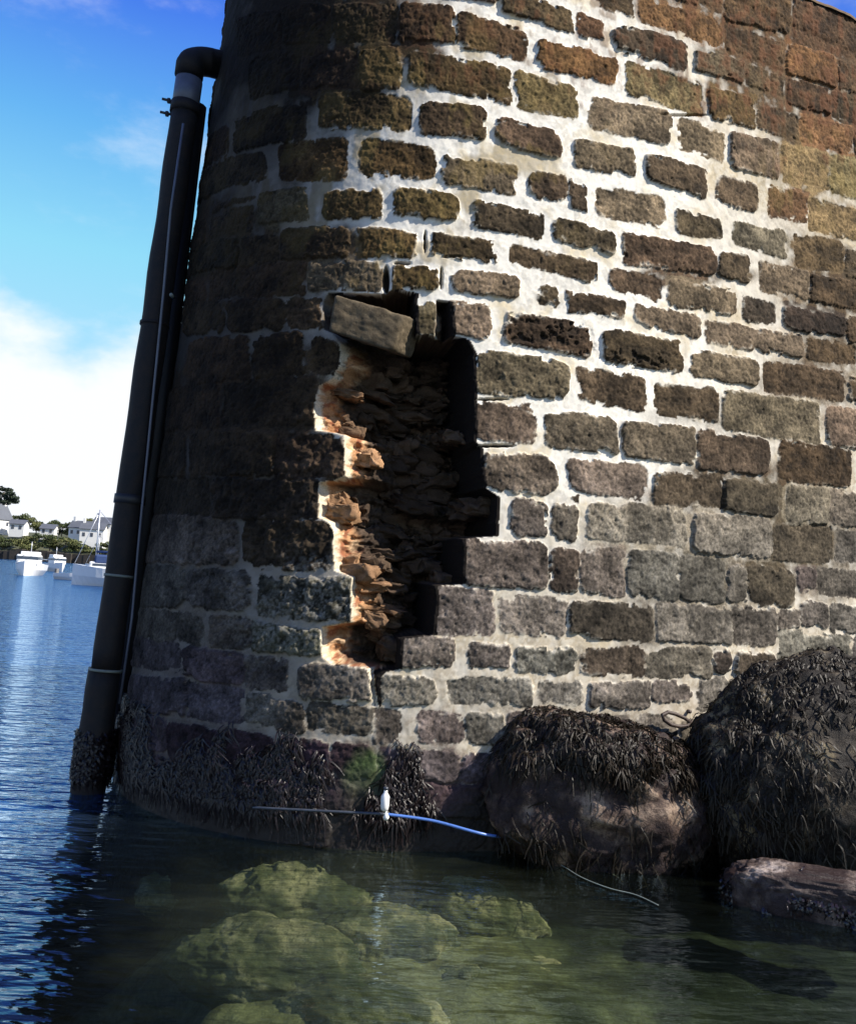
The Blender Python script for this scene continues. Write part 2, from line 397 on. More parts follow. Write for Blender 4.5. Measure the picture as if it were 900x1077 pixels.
# hole
HP = np.array([unproj(*p) for p in HOLE_PX])
def poly_sdf(P, X, Y):
    d = np.full(X.shape, 1e9); ins = np.zeros(X.shape, bool); n = len(P)
    for i in range(n):
        a = P[i]; b = P[(i + 1) % n]; e = b - a; w0 = X - a[0]; w1 = Y - a[1]
        t = np.clip((w0 * e[0] + w1 * e[1]) / max(e @ e, 1e-9), 0, 1)
        d = np.minimum(d, (w0 - e[0] * t) ** 2 + (w1 - e[1] * t) ** 2)
        c = ((a[1] > Y) != (b[1] > Y)) & (X < (b[0] - a[0]) * (Y - a[1]) / (b[1] - a[1] + 1e-12) + a[0]); ins ^= c
    return np.where(ins, -np.sqrt(d), np.sqrt(d))
lo = HP.min(0) - .15; hi = HP.max(0) + .15
a0, a1 = np.searchsorted(s_lin, lo[0]), np.searchsorted(s_lin, hi[0]); b0, b1 = np.searchsorted(z_lin, lo[1]), np.searchsorted(z_lin, hi[1])
HS = np.full(S.shape, 1.0)
SWh = S + fbm(S * 6, Z * 6, octv=3, seed=3) * 0.010; ZWh = Z + fbm(S * 6, Z * 6, octv=3, seed=23) * 0.010
HS[a0:a1, b0:b1] = poly_sdf(HP, SWh[a0:a1, b0:b1], ZWh[a0:a1, b0:b1])
inside = HS < 0
# distance from the left jamb along the course
dl = np.zeros(S.shape); dt = np.full(S.shape, 9.0)
run = np.zeros(nZ); 
for i in range(a0, a1):
    run = np.where(inside[i], run + STEP, 0); dl[i] = run
run = np.zeros(nS)
for j in range(b1 - 1, b0 - 1, -1):
    run = np.where(inside[:, j], run + STEP, 0); dt[:, j] = run

# broken arrises
Dm = Dm + .030 * sstep(.38, .62, fbm(S * 7.5 + 3, Z * 8.5, octv=3, seed=57)) + .010 * sstep(.3, .6, fbm(S * 20, Z * 20, octv=2, seed=58))
# tones
tone_arr = np.array([TONES[t] for _, t, _ in stones]); rr = RNG.random((len(stones), 4))
tone_arr = tone_arr * np.array([1.10, 1.0, .88]) * (0.66 + 0.46 * rr[:, :1]) * (1 + (rr[:, 1:] - .5) * 0.10)
off = (RNG.random(len(stones)) - 0.5) * 0.024
tlt = (RNG.random((len(stones), 2)) - 0.5) * 0.07
cent = np.array([P.mean(0) for P, _, _ in stones])
kk = np.maximum(ID, 0)
sh = sstep(0.004, -0.014, Dm)                       # 0 mortar .. 1 stone face
stoneM = sstep(0.0015, -0.004, Dm)
pill = np.clip(-Dm / 0.09, 0, 1); pill = 1 - (1 - pill) ** 2
tilt = (S - cent[kk, 0]) * tlt[kk, 0] + (Z - cent[kk, 1]) * tlt[kk, 1]
H = sh * (0.009 + off[kk] + np.clip(tilt, -.01, .01) + 0.003 * pill + N_mid * 0.0055 + N_hi * 0.0035) + (1 - sh) * (N_mid * 0.003 + N_hi * 0.0008)
N_fac = fbm(S * 8 + ID * 3.7, Z * 8, octv=2, seed=66)
H = H + sh * (np.round(N_fac * 3) / 3 - N_fac) * 0.010 * .8 + sh * np.abs(fbm(S * 13, Z * 15, octv=3, seed=67)) * .007
H = H - 0.010 * np.clip(fbm(S * 30, Z * 30, octv=2, seed=61) - 0.55, 0, 1) * sh
# left side: joints are filled nearly flush
# rugged shaded blocks by the breach
rug = blob(300, 575, 90, 130) 
H = H + rug * sh * (N_mid * 0.012 + fbm(S * 19, Z * 19, octv=3, seed=62) * 0.010)
# deep chips in two stones right of the breach
PIT = np.zeros(S.shape); N_pit = fbm(S * 20, Z * 24, octv=3, seed=64)
for cx, cy, rx, ry in ((575, 350, 40, 12), (612, 366, 12, 9), (660, 378, 24, 10), (692, 380, 10, 8), (538, 350, 10, 12), (555, 342, 14, 8)):
    PIT = np.maximum(PIT, blob(cx, cy, rx, ry, 0.5, 0.2))
PIT = PIT * sstep(.14, .34, N_pit) 
H = H - 0.022 * PIT
# dark open joints
OPEN = np.zeros(S.shape)
for cx, cy, rx, ry in ((520, 420, 22, 1.6), (520, 469, 24, 1.8), (406, 293, 3.5, 15), (423, 277, 9, 2.2), (464, 292, 1.6, 13), (447, 256, 1.6, 13), (474, 270, 10, 1.4), (712, 121, 26, 1.2)):
    OPEN = np.maximum(OPEN, blob(cx, cy, rx * .9, ry * .85, 0.3, 0.45))
OPEN = OPEN * (1 - sstep(-0.002, -0.01, Dm) * 0.75)
H = H - 0.11 * OPEN

# ---- colour
col = tone_arr[kk]
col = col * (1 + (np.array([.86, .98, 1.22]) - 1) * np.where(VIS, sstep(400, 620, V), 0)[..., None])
N_f = fbm(S * 75, Z * 75, octv=2, seed=49)
g1 = 1 + 0.42 * N_mid[..., None] + 0.42 * N_hi[..., None] + 0.30 * N_f[..., None]
col = col * np.clip(g1, 0.30, 2.1)
N_pt = fbm(S * 4.5 + 7, Z * 6.5, octv=4, seed=53)
col = col * (1 - .45 * sstep(.15, .55, N_pt) + .35 * sstep(-.15, -.6, N_pt))[..., None]
# rust coloured lichen drifting over the upper courses, ochre lichen on the shoulder
rust = np.clip(blob(720, 20, 330, 85) * 0.8 + blob(860, 60, 130, 110), 0, 1) * sstep(-0.1, 0.55, N_vert + 0.4 * N_mid + 0.15)
och = np.clip(blob(400, 160, 230, 170) + blob(880, 190, 90, 60), 0, 1) * sstep(0.05, 0.6, N_lo + 0.5 * N_vert)
def mixto(c, tgt, f): return c + (np.array(tgt) - c) * f[..., None]
mort = np.array([.80, .76, .67]) * np.clip(1 + 0.07 * N_mid + 0.05 * N_hi, .5, 1.3)[..., None]
mort = mixto(mort, (.62, .50, .29), np.clip(sstep(0.1, 0.8, N_lo + .35 * N_mid) * 0.7, 0, 1))
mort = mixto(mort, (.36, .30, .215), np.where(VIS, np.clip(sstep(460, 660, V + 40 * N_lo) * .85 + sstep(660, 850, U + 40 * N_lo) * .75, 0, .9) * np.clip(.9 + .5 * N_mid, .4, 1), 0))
mort = mixto(mort, (.34, .30, .25), np.where(VIS, sstep(395, 300, U + N_lo * 18) * (1 - .5 * sstep(560, 650, V)), 1) * .9)  # mortar ramps to the left: dirt, plus the shaded side put into the colour
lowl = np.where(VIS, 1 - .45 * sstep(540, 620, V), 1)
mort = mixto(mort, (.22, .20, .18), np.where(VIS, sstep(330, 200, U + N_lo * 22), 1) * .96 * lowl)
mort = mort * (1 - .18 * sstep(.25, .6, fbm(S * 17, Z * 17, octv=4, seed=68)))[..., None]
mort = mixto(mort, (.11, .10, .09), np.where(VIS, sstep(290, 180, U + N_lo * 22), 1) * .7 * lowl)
grime = np.zeros(S.shape)
for cx, cy, rx, ry, a in ((320, 40, 135, 72, 1.), (860, 400, 60, 40, .5), (800, 440, 90, 20, .4), (560, 760, 120, 20, .3), (640, 690, 60, 14, .35), (385, 75, 40, 22, .9), (880, 150, 75, 60, .95), (850, 60, 120, 60, .9), (760, 10, 90, 40, .8), (880, 290, 55, 55, .8), (870, 360, 50, 30, .6),
                       (700, 560, 90, 40, .6), (760, 600, 130, 34, .75), (700, 650, 90, 26, .55), (850, 560, 60, 60, .7), (780, 500, 60, 20, .65), (250, 270, 90, 60, .8), (240, 430, 110, 60, .9), (250, 520, 110, 30, .8), (720, 290, 55, 12, .8), (700, 460, 70, 14, .35),
                       (200, 700, 110, 110, .35), (330, 260, 60, 20, .7), (430, 820, 130, 36, .85), (330, 400, 30, 60, .6)):
    grime = np.maximum(grime, blob(cx, cy, rx, ry, 0.3, 0.45) * a)
grime = np.clip(grime * np.clip(1.25 + 0.7 * N_mid, 0, 1.6), 0, 1)
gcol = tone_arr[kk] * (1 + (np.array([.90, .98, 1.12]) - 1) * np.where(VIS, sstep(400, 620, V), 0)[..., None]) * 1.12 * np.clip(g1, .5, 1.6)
mort = mort * (1 - grime[..., None] * .985) + gcol * grime[..., None] * .985
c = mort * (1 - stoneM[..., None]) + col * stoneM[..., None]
# lime smears over stone edges, here and there
smear = sstep(0.15, 0.75, N_mid + .6 * N_hi + .35 * N_lo) * sstep(-0.035, 0.0, Dm) * (1 - grime) * np.where(VIS, sstep(280, 420, U), 0)
c = mixto(c, (.60, .55, .45), smear * .7)
c = mixto(c, (.115, .048, .022), rust * (.18 + .50 * sstep(-.1, .5, N_mid + .5 * N_pt)))
c = mixto(c, (.17, .120, .042), och * .5)
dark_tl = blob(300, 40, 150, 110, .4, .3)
c = c * (1 - 0.62 * dark_tl[..., None])  # stained stone at top left, its shade deepened in the colour
c = c * (1 - 0.74 * np.where(VIS, sstep(440, 250, U + 14 * N_lo), 1)[..., None] * np.where(VIS, sstep(640, 500, V) * .55 + .45, 1)[..., None])  # left curve darkened: shade of the turned-away side put into the colour
# pale salt and green bloom low on the wall
c = mixto(c, (.20, .19, .165), blob(330, 640, 60, 60, .5, .6) * np.clip(N_hi + .35, 0, 1) * .8)
green = blob(388, 822, 22, 22, .5, .6) + blob(318, 828, 18, 12, .5, .6)
c = mixto(c, (.09, .17, .045), np.clip(green, 0, 1) * .45)
# tide zone: wet and dark weed-stained
zt = Z + N_lo * 0.10 + N_mid * 0.05
tide = sstep(0.62, 0.34, zt) * np.where(VIS, 1 - .35 * sstep(300, 420, U), 1)
c = mixto(c, (.040, .026, .027), tide * .85)
c = mixto(c, (.016, .013, .011), sstep(0.42, 0.22, zt) * .95)  # foot blackened: wet stone, plus dark water reflection put into the colour
wet = np.clip(tide, 0, 1)
c = mixto(c, (.016, .013, .011), PIT * .5)
c = mixto(c, (.03, .024, .018), OPEN)

# ---- breach: rubble core behind the facing
lay = fbm(S * 3.0, Z * 13.0, octv=4, seed=71, rough=.55)
blk = np.abs(fbm(S * 7.5, Z * 13.0, octv=3, seed=72))
dmax = 0.66 + 0.06 * lay
dl_n = dl + 0.035 * fbm(S * 9, Z * 12, octv=3, seed=75)
depth = np.minimum(dmax, 0.055 + np.maximum(dl_n, 0) * 1.15)
depth = np.minimum(depth, 0.05 + dl * 5.0)
depth = depth + (lay * 0.055 + blk * 0.075 - .03) * sstep(0.02, 0.12, dl)
edge = np.clip(-HS / 0.022, 0, 1)
depth = np.maximum(depth, 0.03) * edge * (1 + .12 * N_mid)
depth = np.where(inside, depth, 0)
H = H * np.where(inside, 1 - edge, 1) - depth
earth = np.stack([.40 + 0 * S, .215 + 0 * S, .105 + 0 * S], -1)
earth = mixto(earth, (.58, .40, .24), sstep(.1, .7, fbm(S * 12, Z * 16, octv=4, seed=77)))
earth = mixto(earth, (.26, .10, .05), sstep(.0, .6, fbm(S * 20, Z * 22, octv=3, seed=78)))
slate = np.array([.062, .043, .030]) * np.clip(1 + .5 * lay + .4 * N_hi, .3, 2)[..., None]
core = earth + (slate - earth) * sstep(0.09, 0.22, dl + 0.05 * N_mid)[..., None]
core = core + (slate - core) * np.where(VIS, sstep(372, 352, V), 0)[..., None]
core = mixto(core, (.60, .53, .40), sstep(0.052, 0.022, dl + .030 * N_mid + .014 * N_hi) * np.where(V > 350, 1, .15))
crack = sstep(0.06, 0.0, np.abs(fbm(S * 7.5, Z * 13.0, octv=3, seed=72)))
core = core * (1 - .6 * crack[..., None])
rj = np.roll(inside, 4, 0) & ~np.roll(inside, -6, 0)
c = np.where(rj[..., None], np.array([.008, .006, .005]), c)  # right jamb near black: shadow inside the breach put into the colour
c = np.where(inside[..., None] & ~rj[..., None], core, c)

PH_ = _phS
NRM = np.stack([np.sin(PH_), -np.cos(PH_), 0 * PH_], -1)
# coping: the top course swells outwards
cop = sstep(ZTOP - 0.36, ZTOP - 0.30, Z + N_lo * .02)
H = H + cop * 0.012 
PTS = wall(S, Z, H)
PTS[..., 2] += (N_hi * .002)

def grid_faces(mask_cells):
    idx = np.arange(nS * nZ).reshape(nS, nZ)
    f = np.stack([idx[:-1, :-1], idx[1:, :-1], idx[1:, 1:], idx[:-1, 1:]], -1)
    return f[mask_cells]
cellin = inside[:-1, :-1] & inside[1:, :-1] & inside[1:, 1:] & inside[:-1, 1:]

# ------------------------------------------------------------------ masonry material
def masonry_mat():
    m = Mat('masonry'); p = m.N('ShaderNodeBsdfPrincipled'); m.L(p.outputs[0], m.out.inputs[0])
    at = m.N('ShaderNodeAttribute'); at.attribute_name = 'tint'
    aw = m.N('ShaderNodeAttribute'); aw.attribute_name = 'wet'
    tc = m.N('ShaderNodeTexCoord')
    n = m.noise(70, 6, .75, tc.outputs['Object']); n2 = m.noise(260, 3, .7, tc.outputs['Object'])
    v = m.mr(n.outputs[0], .3, .7, .62, 1.38); v2 = m.mr(n2.outputs[0], .3, .7, .72, 1.28)
    mu0 = m.N('ShaderNodeMath'); mu0.operation = 'MULTIPLY'; m.L(v, mu0.inputs[0]); m.L(v2, mu0.inputs[1])
    ag = m.N('ShaderNodeAttribute'); ag.attribute_name = 'grain'
    mu = m.N('ShaderNodeMix'); mu.data_type = 'FLOAT'; m.L(ag.outputs['Fac'], mu.inputs[0]); mu.inputs[2].default_value = 1.0; m.L(mu0.outputs[0], mu.inputs[3])
    vm = m.N('ShaderNodeVectorMath'); vm.operation = 'SCALE'; m.L(at.outputs['Color'], vm.inputs[0]); m.L(mu.outputs[0], vm.inputs['Scale'])
    m.L(vm.outputs[0], p.inputs['Base Color'])
    m.L(m.mr(aw.outputs['Fac'], 0, 1, .92, .5), p.inputs['Roughness'])
    m.L(m.mr(aw.outputs['Fac'], 0, 1, .15, .22), p.inputs['Specular IOR Level'])
    b = m.bump(n.outputs[0], .4, .006); b = m.bump(n2.outputs[0], .3, .003, b)
    m.L(m.mr(ag.outputs['Fac'], 0, 1, .08, .5), m.nt.nodes['Bump'].inputs['Strength']); m.L(b, p.inputs['Normal'])
    return m.m
MM = masonry_mat()
base = wall(np.array([0.0]), np.array([0.0]))[0]
quay = empty('quay_wall', base, 'tall rounded granite block quay wall with pale mortar and a deep breach in its face', 'stone wall')
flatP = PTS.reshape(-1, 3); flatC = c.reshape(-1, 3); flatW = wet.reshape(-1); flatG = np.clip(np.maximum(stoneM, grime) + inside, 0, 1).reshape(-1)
def sub_mesh(name, cells, parent):
    f = grid_faces(cells); used, inv = np.unique(f.ravel(), return_inverse=True)
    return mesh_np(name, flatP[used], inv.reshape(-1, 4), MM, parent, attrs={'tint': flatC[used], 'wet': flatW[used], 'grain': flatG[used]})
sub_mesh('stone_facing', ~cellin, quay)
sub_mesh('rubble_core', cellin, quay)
# loose core stones of the breach: flat slabs bedded in courses, sticking out of the fill
def rubble(parent):
    bm = bmesh.new(); bmesh.ops.create_icosphere(bm, subdivisions=4, radius=1.0)
    V0 = np.array([v.co[:] for v in bm.verts]); F0 = np.array([[v.index for v in f.verts] for f in bm.faces]); bm.free()
    V0 = np.sign(V0) * np.abs(V0) ** .5
    rg = np.random.default_rng(19); VS = []; FS = []; CS = []; k = 0
    lo_, hi_ = HP.min(0), HP.max(0); z = lo_[1] + .02
    while z < hi_[1]:
        hh = rg.uniform(.045, .15); s_ = lo_[0]
        while s_ < hi_[0]:
            w_ = rg.uniform(.10, .34); cs_ = s_ + w_ / 2; s_ += w_ * .93
            ii = np.searchsorted(s_lin, cs_); jj = min(np.searchsorted(z_lin, z + hh / 2), nZ - 1)
            if not inside[ii, jj]: continue
            d_here = -H[ii, jj]; 
            right_near = not inside[min(ii + 14, nS - 1), jj]
            left_near = dl[ii, jj] < .10
            if left_near or dt[ii, jj] < .07 or rg.random() < .22: continue
            if not inside[min(ii + 7, nS - 1), jj]: continue
            reps = (d_here,) if not right_near else (d_here, d_here * .72, d_here * .42)
            for dd in reps:
                q = wall(np.array([cs_ + (.05 if right_near and dd < d_here else 0)]), np.array([z + hh / 2]), np.array([-max(dd, .2 if dl[ii, jj] > .2 else .12) + rg.uniform(-.05, .02)]))[0]
                ph = float(np.interp(cs_, SS, PH)) + rg.normal() * .18; tl = rg.normal() * .08
                W = V0 * (1 + .42 * fbm(V0[:, 0] * 1.6 + k * 3.3, V0[:, 1] * 1.6, V0[:, 2] * 1.6, 3, k)[:, None]) * np.array([w_ * .54, rg.uniform(.07, .13), hh * .60])
                W[:, 2] += W[:, 0] * tl * 1.8
                W = np.stack([W[:, 0] * math.cos(ph) - W[:, 1] * math.sin(ph), W[:, 0] * math.sin(ph) + W[:, 1] * math.cos(ph), W[:, 2]], 1) + q
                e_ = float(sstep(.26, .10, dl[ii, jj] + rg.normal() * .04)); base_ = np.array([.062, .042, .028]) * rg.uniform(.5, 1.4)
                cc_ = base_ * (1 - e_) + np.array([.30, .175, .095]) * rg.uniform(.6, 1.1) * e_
                VS.append(W); FS.append(F0 + len(V0) * k); CS.append(np.tile(cc_, (len(V0), 1))); k += 1
        z += hh * .97
    V = np.concatenate(VS); Cc = np.concatenate(CS) * np.clip(1 + .4 * fbm(V[:, 0] * 25, V[:, 1] * 25, V[:, 2] * 25, 3, 5), .4, 1.7)[:, None]
    V = V + .022 * np.stack([fbm(V[:, 0] * 16, V[:, 1] * 16, V[:, 2] * 24, 4, 8 + q_) for q_ in range(3)], 1)
    return mesh_np('core_rubble', V, np.concatenate(FS), MM, parent, True, {'tint': Cc, 'wet': np.zeros(len(V)), 'grain': np.ones(len(V))})
rubble(quay)
# top of the wall: rounded capping that runs back from the edge
tops = s_lin[::6]
rows = []
for dpt, dz in ((0.045, -0.004), (0.035, 0.03), (-0.02, 0.05), (-0.35, 0.07), (-0.75, 0.08), (-3.0, 0.08), (-6.0, 0.08)):
    w_ = 0.012 * fbm(tops * 5, tops * 0 + dpt * 7, octv=3, seed=91)
    lim = np.where(tops < 0.3, np.minimum(-dpt, 1.4), -dpt) * (1 if dpt < 0 else 1)
    o_ = np.where(dpt < 0, -lim, dpt)
    rows.append(wall(tops, np.full_like(tops, ZTOP + dz) + w_, o_ + w_))
RW = np.stack(rows, 1); n1, n2 = RW.shape[:2]
idx = np.arange(n1 * n2).reshape(n1, n2)
fc = np.stack([idx[:-1, :-1], idx[1:, :-1], idx[1:, 1:], idx[:-1, 1:]], -1).reshape(-1, 4)
tc_ = np.tile(np.array([[.11, .075, .045]]), (n1 * n2, 1)) * (1 + .3 * RNG.random((n1 * n2, 1)))
mesh_np('capping', RW.reshape(-1, 3), fc, MM, quay, attrs={'tint': tc_, 'wet': np.zeros(n1 * n2), 'grain': np.ones(n1 * n2)})

# ------------------------------------------------------------------ rocks
def rock_mat(name, base_c, pale, dark, patch=0.5, wetr=.45):
    m = Mat(name); p = m.N('ShaderNodeBsdfPrincipled'); m.L(p.outputs[0], m.out.inputs[0])
    tc = m.N('ShaderNodeTexCoord'); o = tc.outputs['Object']
    n = m.noise(3.2, 6, .6, o); n2 = m.noise(22, 6, .7, o); n3 = m.noise(90, 4, .7, o)
    c = m.mixc(m.mr(n.outputs[0], patch - .05, patch + .06, 0, 1), dark, base_c)
    c = m.mixc(m.mr(n.outputs[0], patch + .03, patch + .12, 0, .8), c, pale)
    c = m.mixc(m.mr(n2.outputs[0], .50, .64, 0, .85), c, dark)
    c = m.mixc(m.mr(n3.outputs[0], .52, .66, 0, .6), c, dark)
    m.L(c, p.inputs['Base Color']); m.L(m.mr(n2.outputs[0], .3, .7, wetr + .12, wetr + .42), p.inputs['Roughness']); p.inputs['Specular IOR Level'].default_value = .22
    b = m.bump(n2.outputs[0], .6, .03); b = m.bump(n3.outputs[0], .6, .01, b); m.L(b, p.inputs['Normal'])
    return m.m
def rock(name, c, rad, mat, seed=0, parent=None, subd=6, lump=.16, rot=0.0, squash=0.0, tilt=None):
    bm = bmesh.new(); bmesh.ops.create_icosphere(bm, subdivisions=subd, radius=1.0)
    V = np.array([v.co[:] for v in bm.verts]); 
    me = bpy.data.meshes.new(name); bm.to_mesh(me); bm.free()
    k = 1 + lump * fbm(V[:, 0] * 1.3 + seed, V[:, 1] * 1.3, V[:, 2] * 1.3, 3, seed) + lump * .45 * fbm(V[:, 0] * 4 + seed, V[:, 1] * 4, V[:, 2] * 4, 4, seed + 9) + .03 * fbm(V[:, 0] * 14, V[:, 1] * 14, V[:, 2] * 14, 3, seed + 5)
    e = 1 - squash          # squarer outline for blocks
    W = np.sign(V) * np.abs(V) ** e if squash else V
    W = W * k[:, None] * np.array(rad)
    if tilt is not None:
        W = W @ np.array(tilt).T
    ca, sa = math.cos(rot), math.sin(rot)
    W = np.stack([W[:, 0] * ca - W[:, 1] * sa, W[:, 0] * sa + W[:, 1] * ca, W[:, 2]], 1) + np.array(c)
    me.vertices.foreach_set('co', W.astype(np.float32).ravel()); me.update()
    o = link_mesh(name, me, mat, parent)
    return o, W, me
M_b1 = rock_mat('boulder_rock', (.105, .068, .050), (.34, .25, .18), (.022, .013, .012), .505, .3)
M_b2 = rock_mat('boulder_dark_rock', (.085, .066, .045), (.26, .21, .12), (.012, .009, .007), .55, .35)
M_slab = rock_mat('slab_rock', (.16, .12, .10), (.48, .40, .35), (.030, .019, .018), .52, .15)
M_weed = simple_mat('seaweed_blades', (.010, .007, .004), .45, .5, 30, .4, .004, spec=.2, col2=(.018, .012, .007))
M_weedp = simple_mat('purple_seaweed', (.015, .008, .008), .38, .5, 30, .4, .004, spec=.35, col2=(.009, .006, .006))

def fronds(name, pts, nrm, mat, parent, length=(.05, .14), width=(.008, .02), seed=0, hang=1.0, lift=.02):
    """pts/nrm (n,3): short drooping blades rooted on a surface"""
    rg = np.random.default_rng(seed); n = len(pts); K = 5
    L = rg.uniform(*length, n); W = rg.uniform(*width, n)
    rnd = rg.normal(size=(n, 3)); down = np.array([0, 0, -1.0])
    tan = down - (nrm @ down)[:, None] * nrm
    tan = tan * hang + rnd * .55; tan -= (tan * nrm).sum(1)[:, None] * nrm
    tan /= np.linalg.norm(tan, axis=1)[:, None] + 1e-9
    side = np.cross(tan, nrm)
    V = []; 
    for i in range(K):
        t = i / (K - 1)
        liftp = lift * math.sin(math.pi * min(t * 1.3, 1)) 
        p = pts + tan * (L * t)[:, None] + nrm * (liftp * (0.6 + rg.random(n)))[:, None] + down * (L * t * t * .35 * hang)[:, None] + side * (W * .8 * np.sin(t * 5 + rnd[:, 0] * 3))[:, None]
        w = W * (0.55 + .6 * math.sin(math.pi * min(t + .15, 1)))
        V.append(np.stack([p - side * w[:, None] * .5, p + side * w[:, None] * .5 + nrm * .004], 1))
    V = np.stack(V, 1)   # n,K,2,3
    idx = np.arange(n * K * 2).reshape(n, K, 2)
    Fc = np.stack([idx[:, :-1, 0], idx[:, :-1, 1], idx[:, 1:, 1], idx[:, 1:, 0]], -1).reshape(-1, 4)
    return mesh_np(name, V.reshape(-1, 3), Fc, mat, parent)
def mesh_samples(me, W, n, seed, cond):
    rg = np.random.default_rng(seed); tri = np.array([p.vertices[:] for p in me.polygons])
    a, b, c_ = W[tri[:, 0]], W[tri[:, 1]], W[tri[:, 2]]; nn = np.cross(b - a, c_ - a); ar = np.linalg.norm(nn, axis=1); nn = nn / ar[:, None]
    cen = (a + b + c_) / 3; wt = ar * cond(cen, nn); k = rg.choice(len(tri), n, p=wt / wt.sum())
    r1, r2 = rg.random(n), rg.random(n); f = r1 + r2 > 1; r1 = np.where(f, 1 - r1, r1); r2 = np.where(f, 1 - r2, r2)
    P = a[k] + (b[k] - a[k]) * r1[:, None] + (c_[k] - a[k]) * r2[:, None]
    return P, nn[k]

# boulder left of the pair
def boulder(name, label, c, rad, mat, seed, nweed, condf, **kw):
    e = empty(name, (c[0], c[1], 0), label, 'boulder', 'seaweed covered boulders at the foot of the quay')
    o, W, me = rock('rock', c, rad, mat, seed, e, **kw)
    P, Nn = mesh_samples(me, W, nweed, seed, condf)
    fronds('seaweed', P, Nn, M_weed, e, (.04, .15), (.004, .012), seed, lift=.012)
    return e
c1 = at_depth(633, 842, 6.95)
def cond1(cen, nn):
    m = fbm(cen[:, 0] * 3.0 + 4, cen[:, 1] * 3.0, cen[:, 2] * 3.0, 3, 5)
    topw = sstep(c1[2] + .22, c1[2] + .42, cen[:, 2] + .10 * m)
    low = sstep(.1, .35, m) * .25
    bot = sstep(.32, .10, cen[:, 2]) * .7
    return (topw * 2.6 + low + bot * .6 + .01) * (cen[:, 2] > -.1)
boulder('boulder', 'low reddish brown boulder with weed on top, left of the tall black one', c1, (.83, .46, .62), M_b1, 3, 6500, cond1, lump=.13, squash=.12, tilt=((.985, 0, .17), (0, 1, 0), (-.17, 0, .985)))
c2 = at_depth(862, 826, 6.95)
def cond2(cen, nn):
    m = fbm(cen[:, 0] * 2.4 + 9, cen[:, 1] * 2.4, cen[:, 2] * 2.4, 3, 15)
    lf = sstep(c2[0] - .1, c2[0] - .55, cen[:, 0])
    topw = sstep(c2[2] + .35, c2[2] + .65, cen[:, 2] + .1 * m)
    return (topw * 2 + lf * 2 + sstep(.05, .3, m) * .8 + .015) * (cen[:, 2] > -.1)
boulder('boulder.001', 'tall black boulder shaggy with seaweed at the right edge', c2, (.99, .55, .90), M_b2, 12, 6500, cond2, lump=.10)
# slab in front
sa = at_depth(778, 915, 6.15); sb = at_depth(945, 966, 5.80)
mid = (sa + sb) / 2; dv = sb - sa
slab_root = empty('flat_rock', (mid[0], mid[1], 0), 'long low pinkish rock with wet weed in front of the tall black boulder', 'rock')
o, W, me = rock('rock', (mid[0], mid[1] + .05, .05), (np.hypot(dv[0], dv[1]) * .56, .22, .225), M_slab, 21, slab_root, lump=.10, squash=.4, rot=math.atan2(dv[1], dv[0]))
P, Nn = mesh_samples(me, W, 900, 5, lambda cen, nn: (sstep(.3, .0, nn[:, 2]) * (cen[:, 2] > -.05) * (cen[:, 2] < .14)) * (fbm(cen[:, 0] * 5, cen[:, 1] * 5, cen[:, 2] * 5, 2, 3) > -.1) + 1e-6)
M_wetweed = simple_mat('wet_seaweed', (.03, .02, .02), .12, .5, 30, .4, .004)
fronds('seaweed', P, Nn, M_wetweed, slab_root, (.03, .08), (.008, .02), 8)
# small dark rocks at the waterline between
for i, (px, py, rx, ry, rz, lab) in enumerate(((548, 893, .20, .16, .12, 'small wet knob of rock at the end of the blue hose'), (735, 905, .30, .22, .14, 'low dark rock wedged between the two boulders at the water'))):
    p = on_z(px, py, 0.0); e = empty('rock' + ('' if i == 0 else '.%03d' % i), (p[0], p[1], 0), lab, 'rock')
    o, W, me = rock('stone', (p[0], p[1] + .12, .0), (rx, ry, rz), M_b2, 31 + i, e, subd=5, lump=.2)
    P, Nn = mesh_samples(me, W, 700, 5, lambda cen, nn: (cen[:, 2] > -.05) + .001)
    fronds('seaweed', P, Nn, M_weed, e, (.03, .09), (.008, .02), 8 + i)

# ------------------------------------------------------------------ seaweed on the wall
rg = np.random.default_rng(4)
def wall_weed(n, s0, s1, z0, z1, dens, name, mat, seed, length, width):
    rg = np.random.default_rng(seed)
    s = rg.uniform(s0, s1, n); z = rg.uniform(z0, z1, n)
    keep = rg.random(n) < dens(s, z); s = s[keep]; z = z[keep]
    i = np.clip(np.searchsorted(s_lin, s), 0, nS - 1); j = np.clip(np.searchsorted(z_lin, z), 0, nZ - 1)
    P = PTS[i, j]; ph = np.interp(s, SS, PH); Nn = np.stack([np.sin(ph), -np.cos(ph), .1 + 0 * ph], -1); Nn /= np.linalg.norm(Nn, axis=1)[:, None]
    return fronds(name, P, Nn, mat, quay, length, width, seed, 1.0, .03)
s_corner = unproj(300, 800)[0]; s_b = unproj(500, 800)[0]
def dens_a(s, z):
    m = fbm(s * 3.4, z * 1.6, octv=3, seed=101) + .5 * fbm(s * 11, z * 5, octv=2, seed=103)
    lim = 0.62 - 0.30 * sstep(s_corner - .3, s_b, s)
    return np.clip((lim - z) * 3 + m * 1.4, 0, 1) * sstep(-.5, .3, m + (lim - z) * 1.2)
wall_weed(15000, -3.4, 1.2, .24, .82, dens_a, 'seaweed', M_weedp, 31, (.05, .20), (.004, .013))

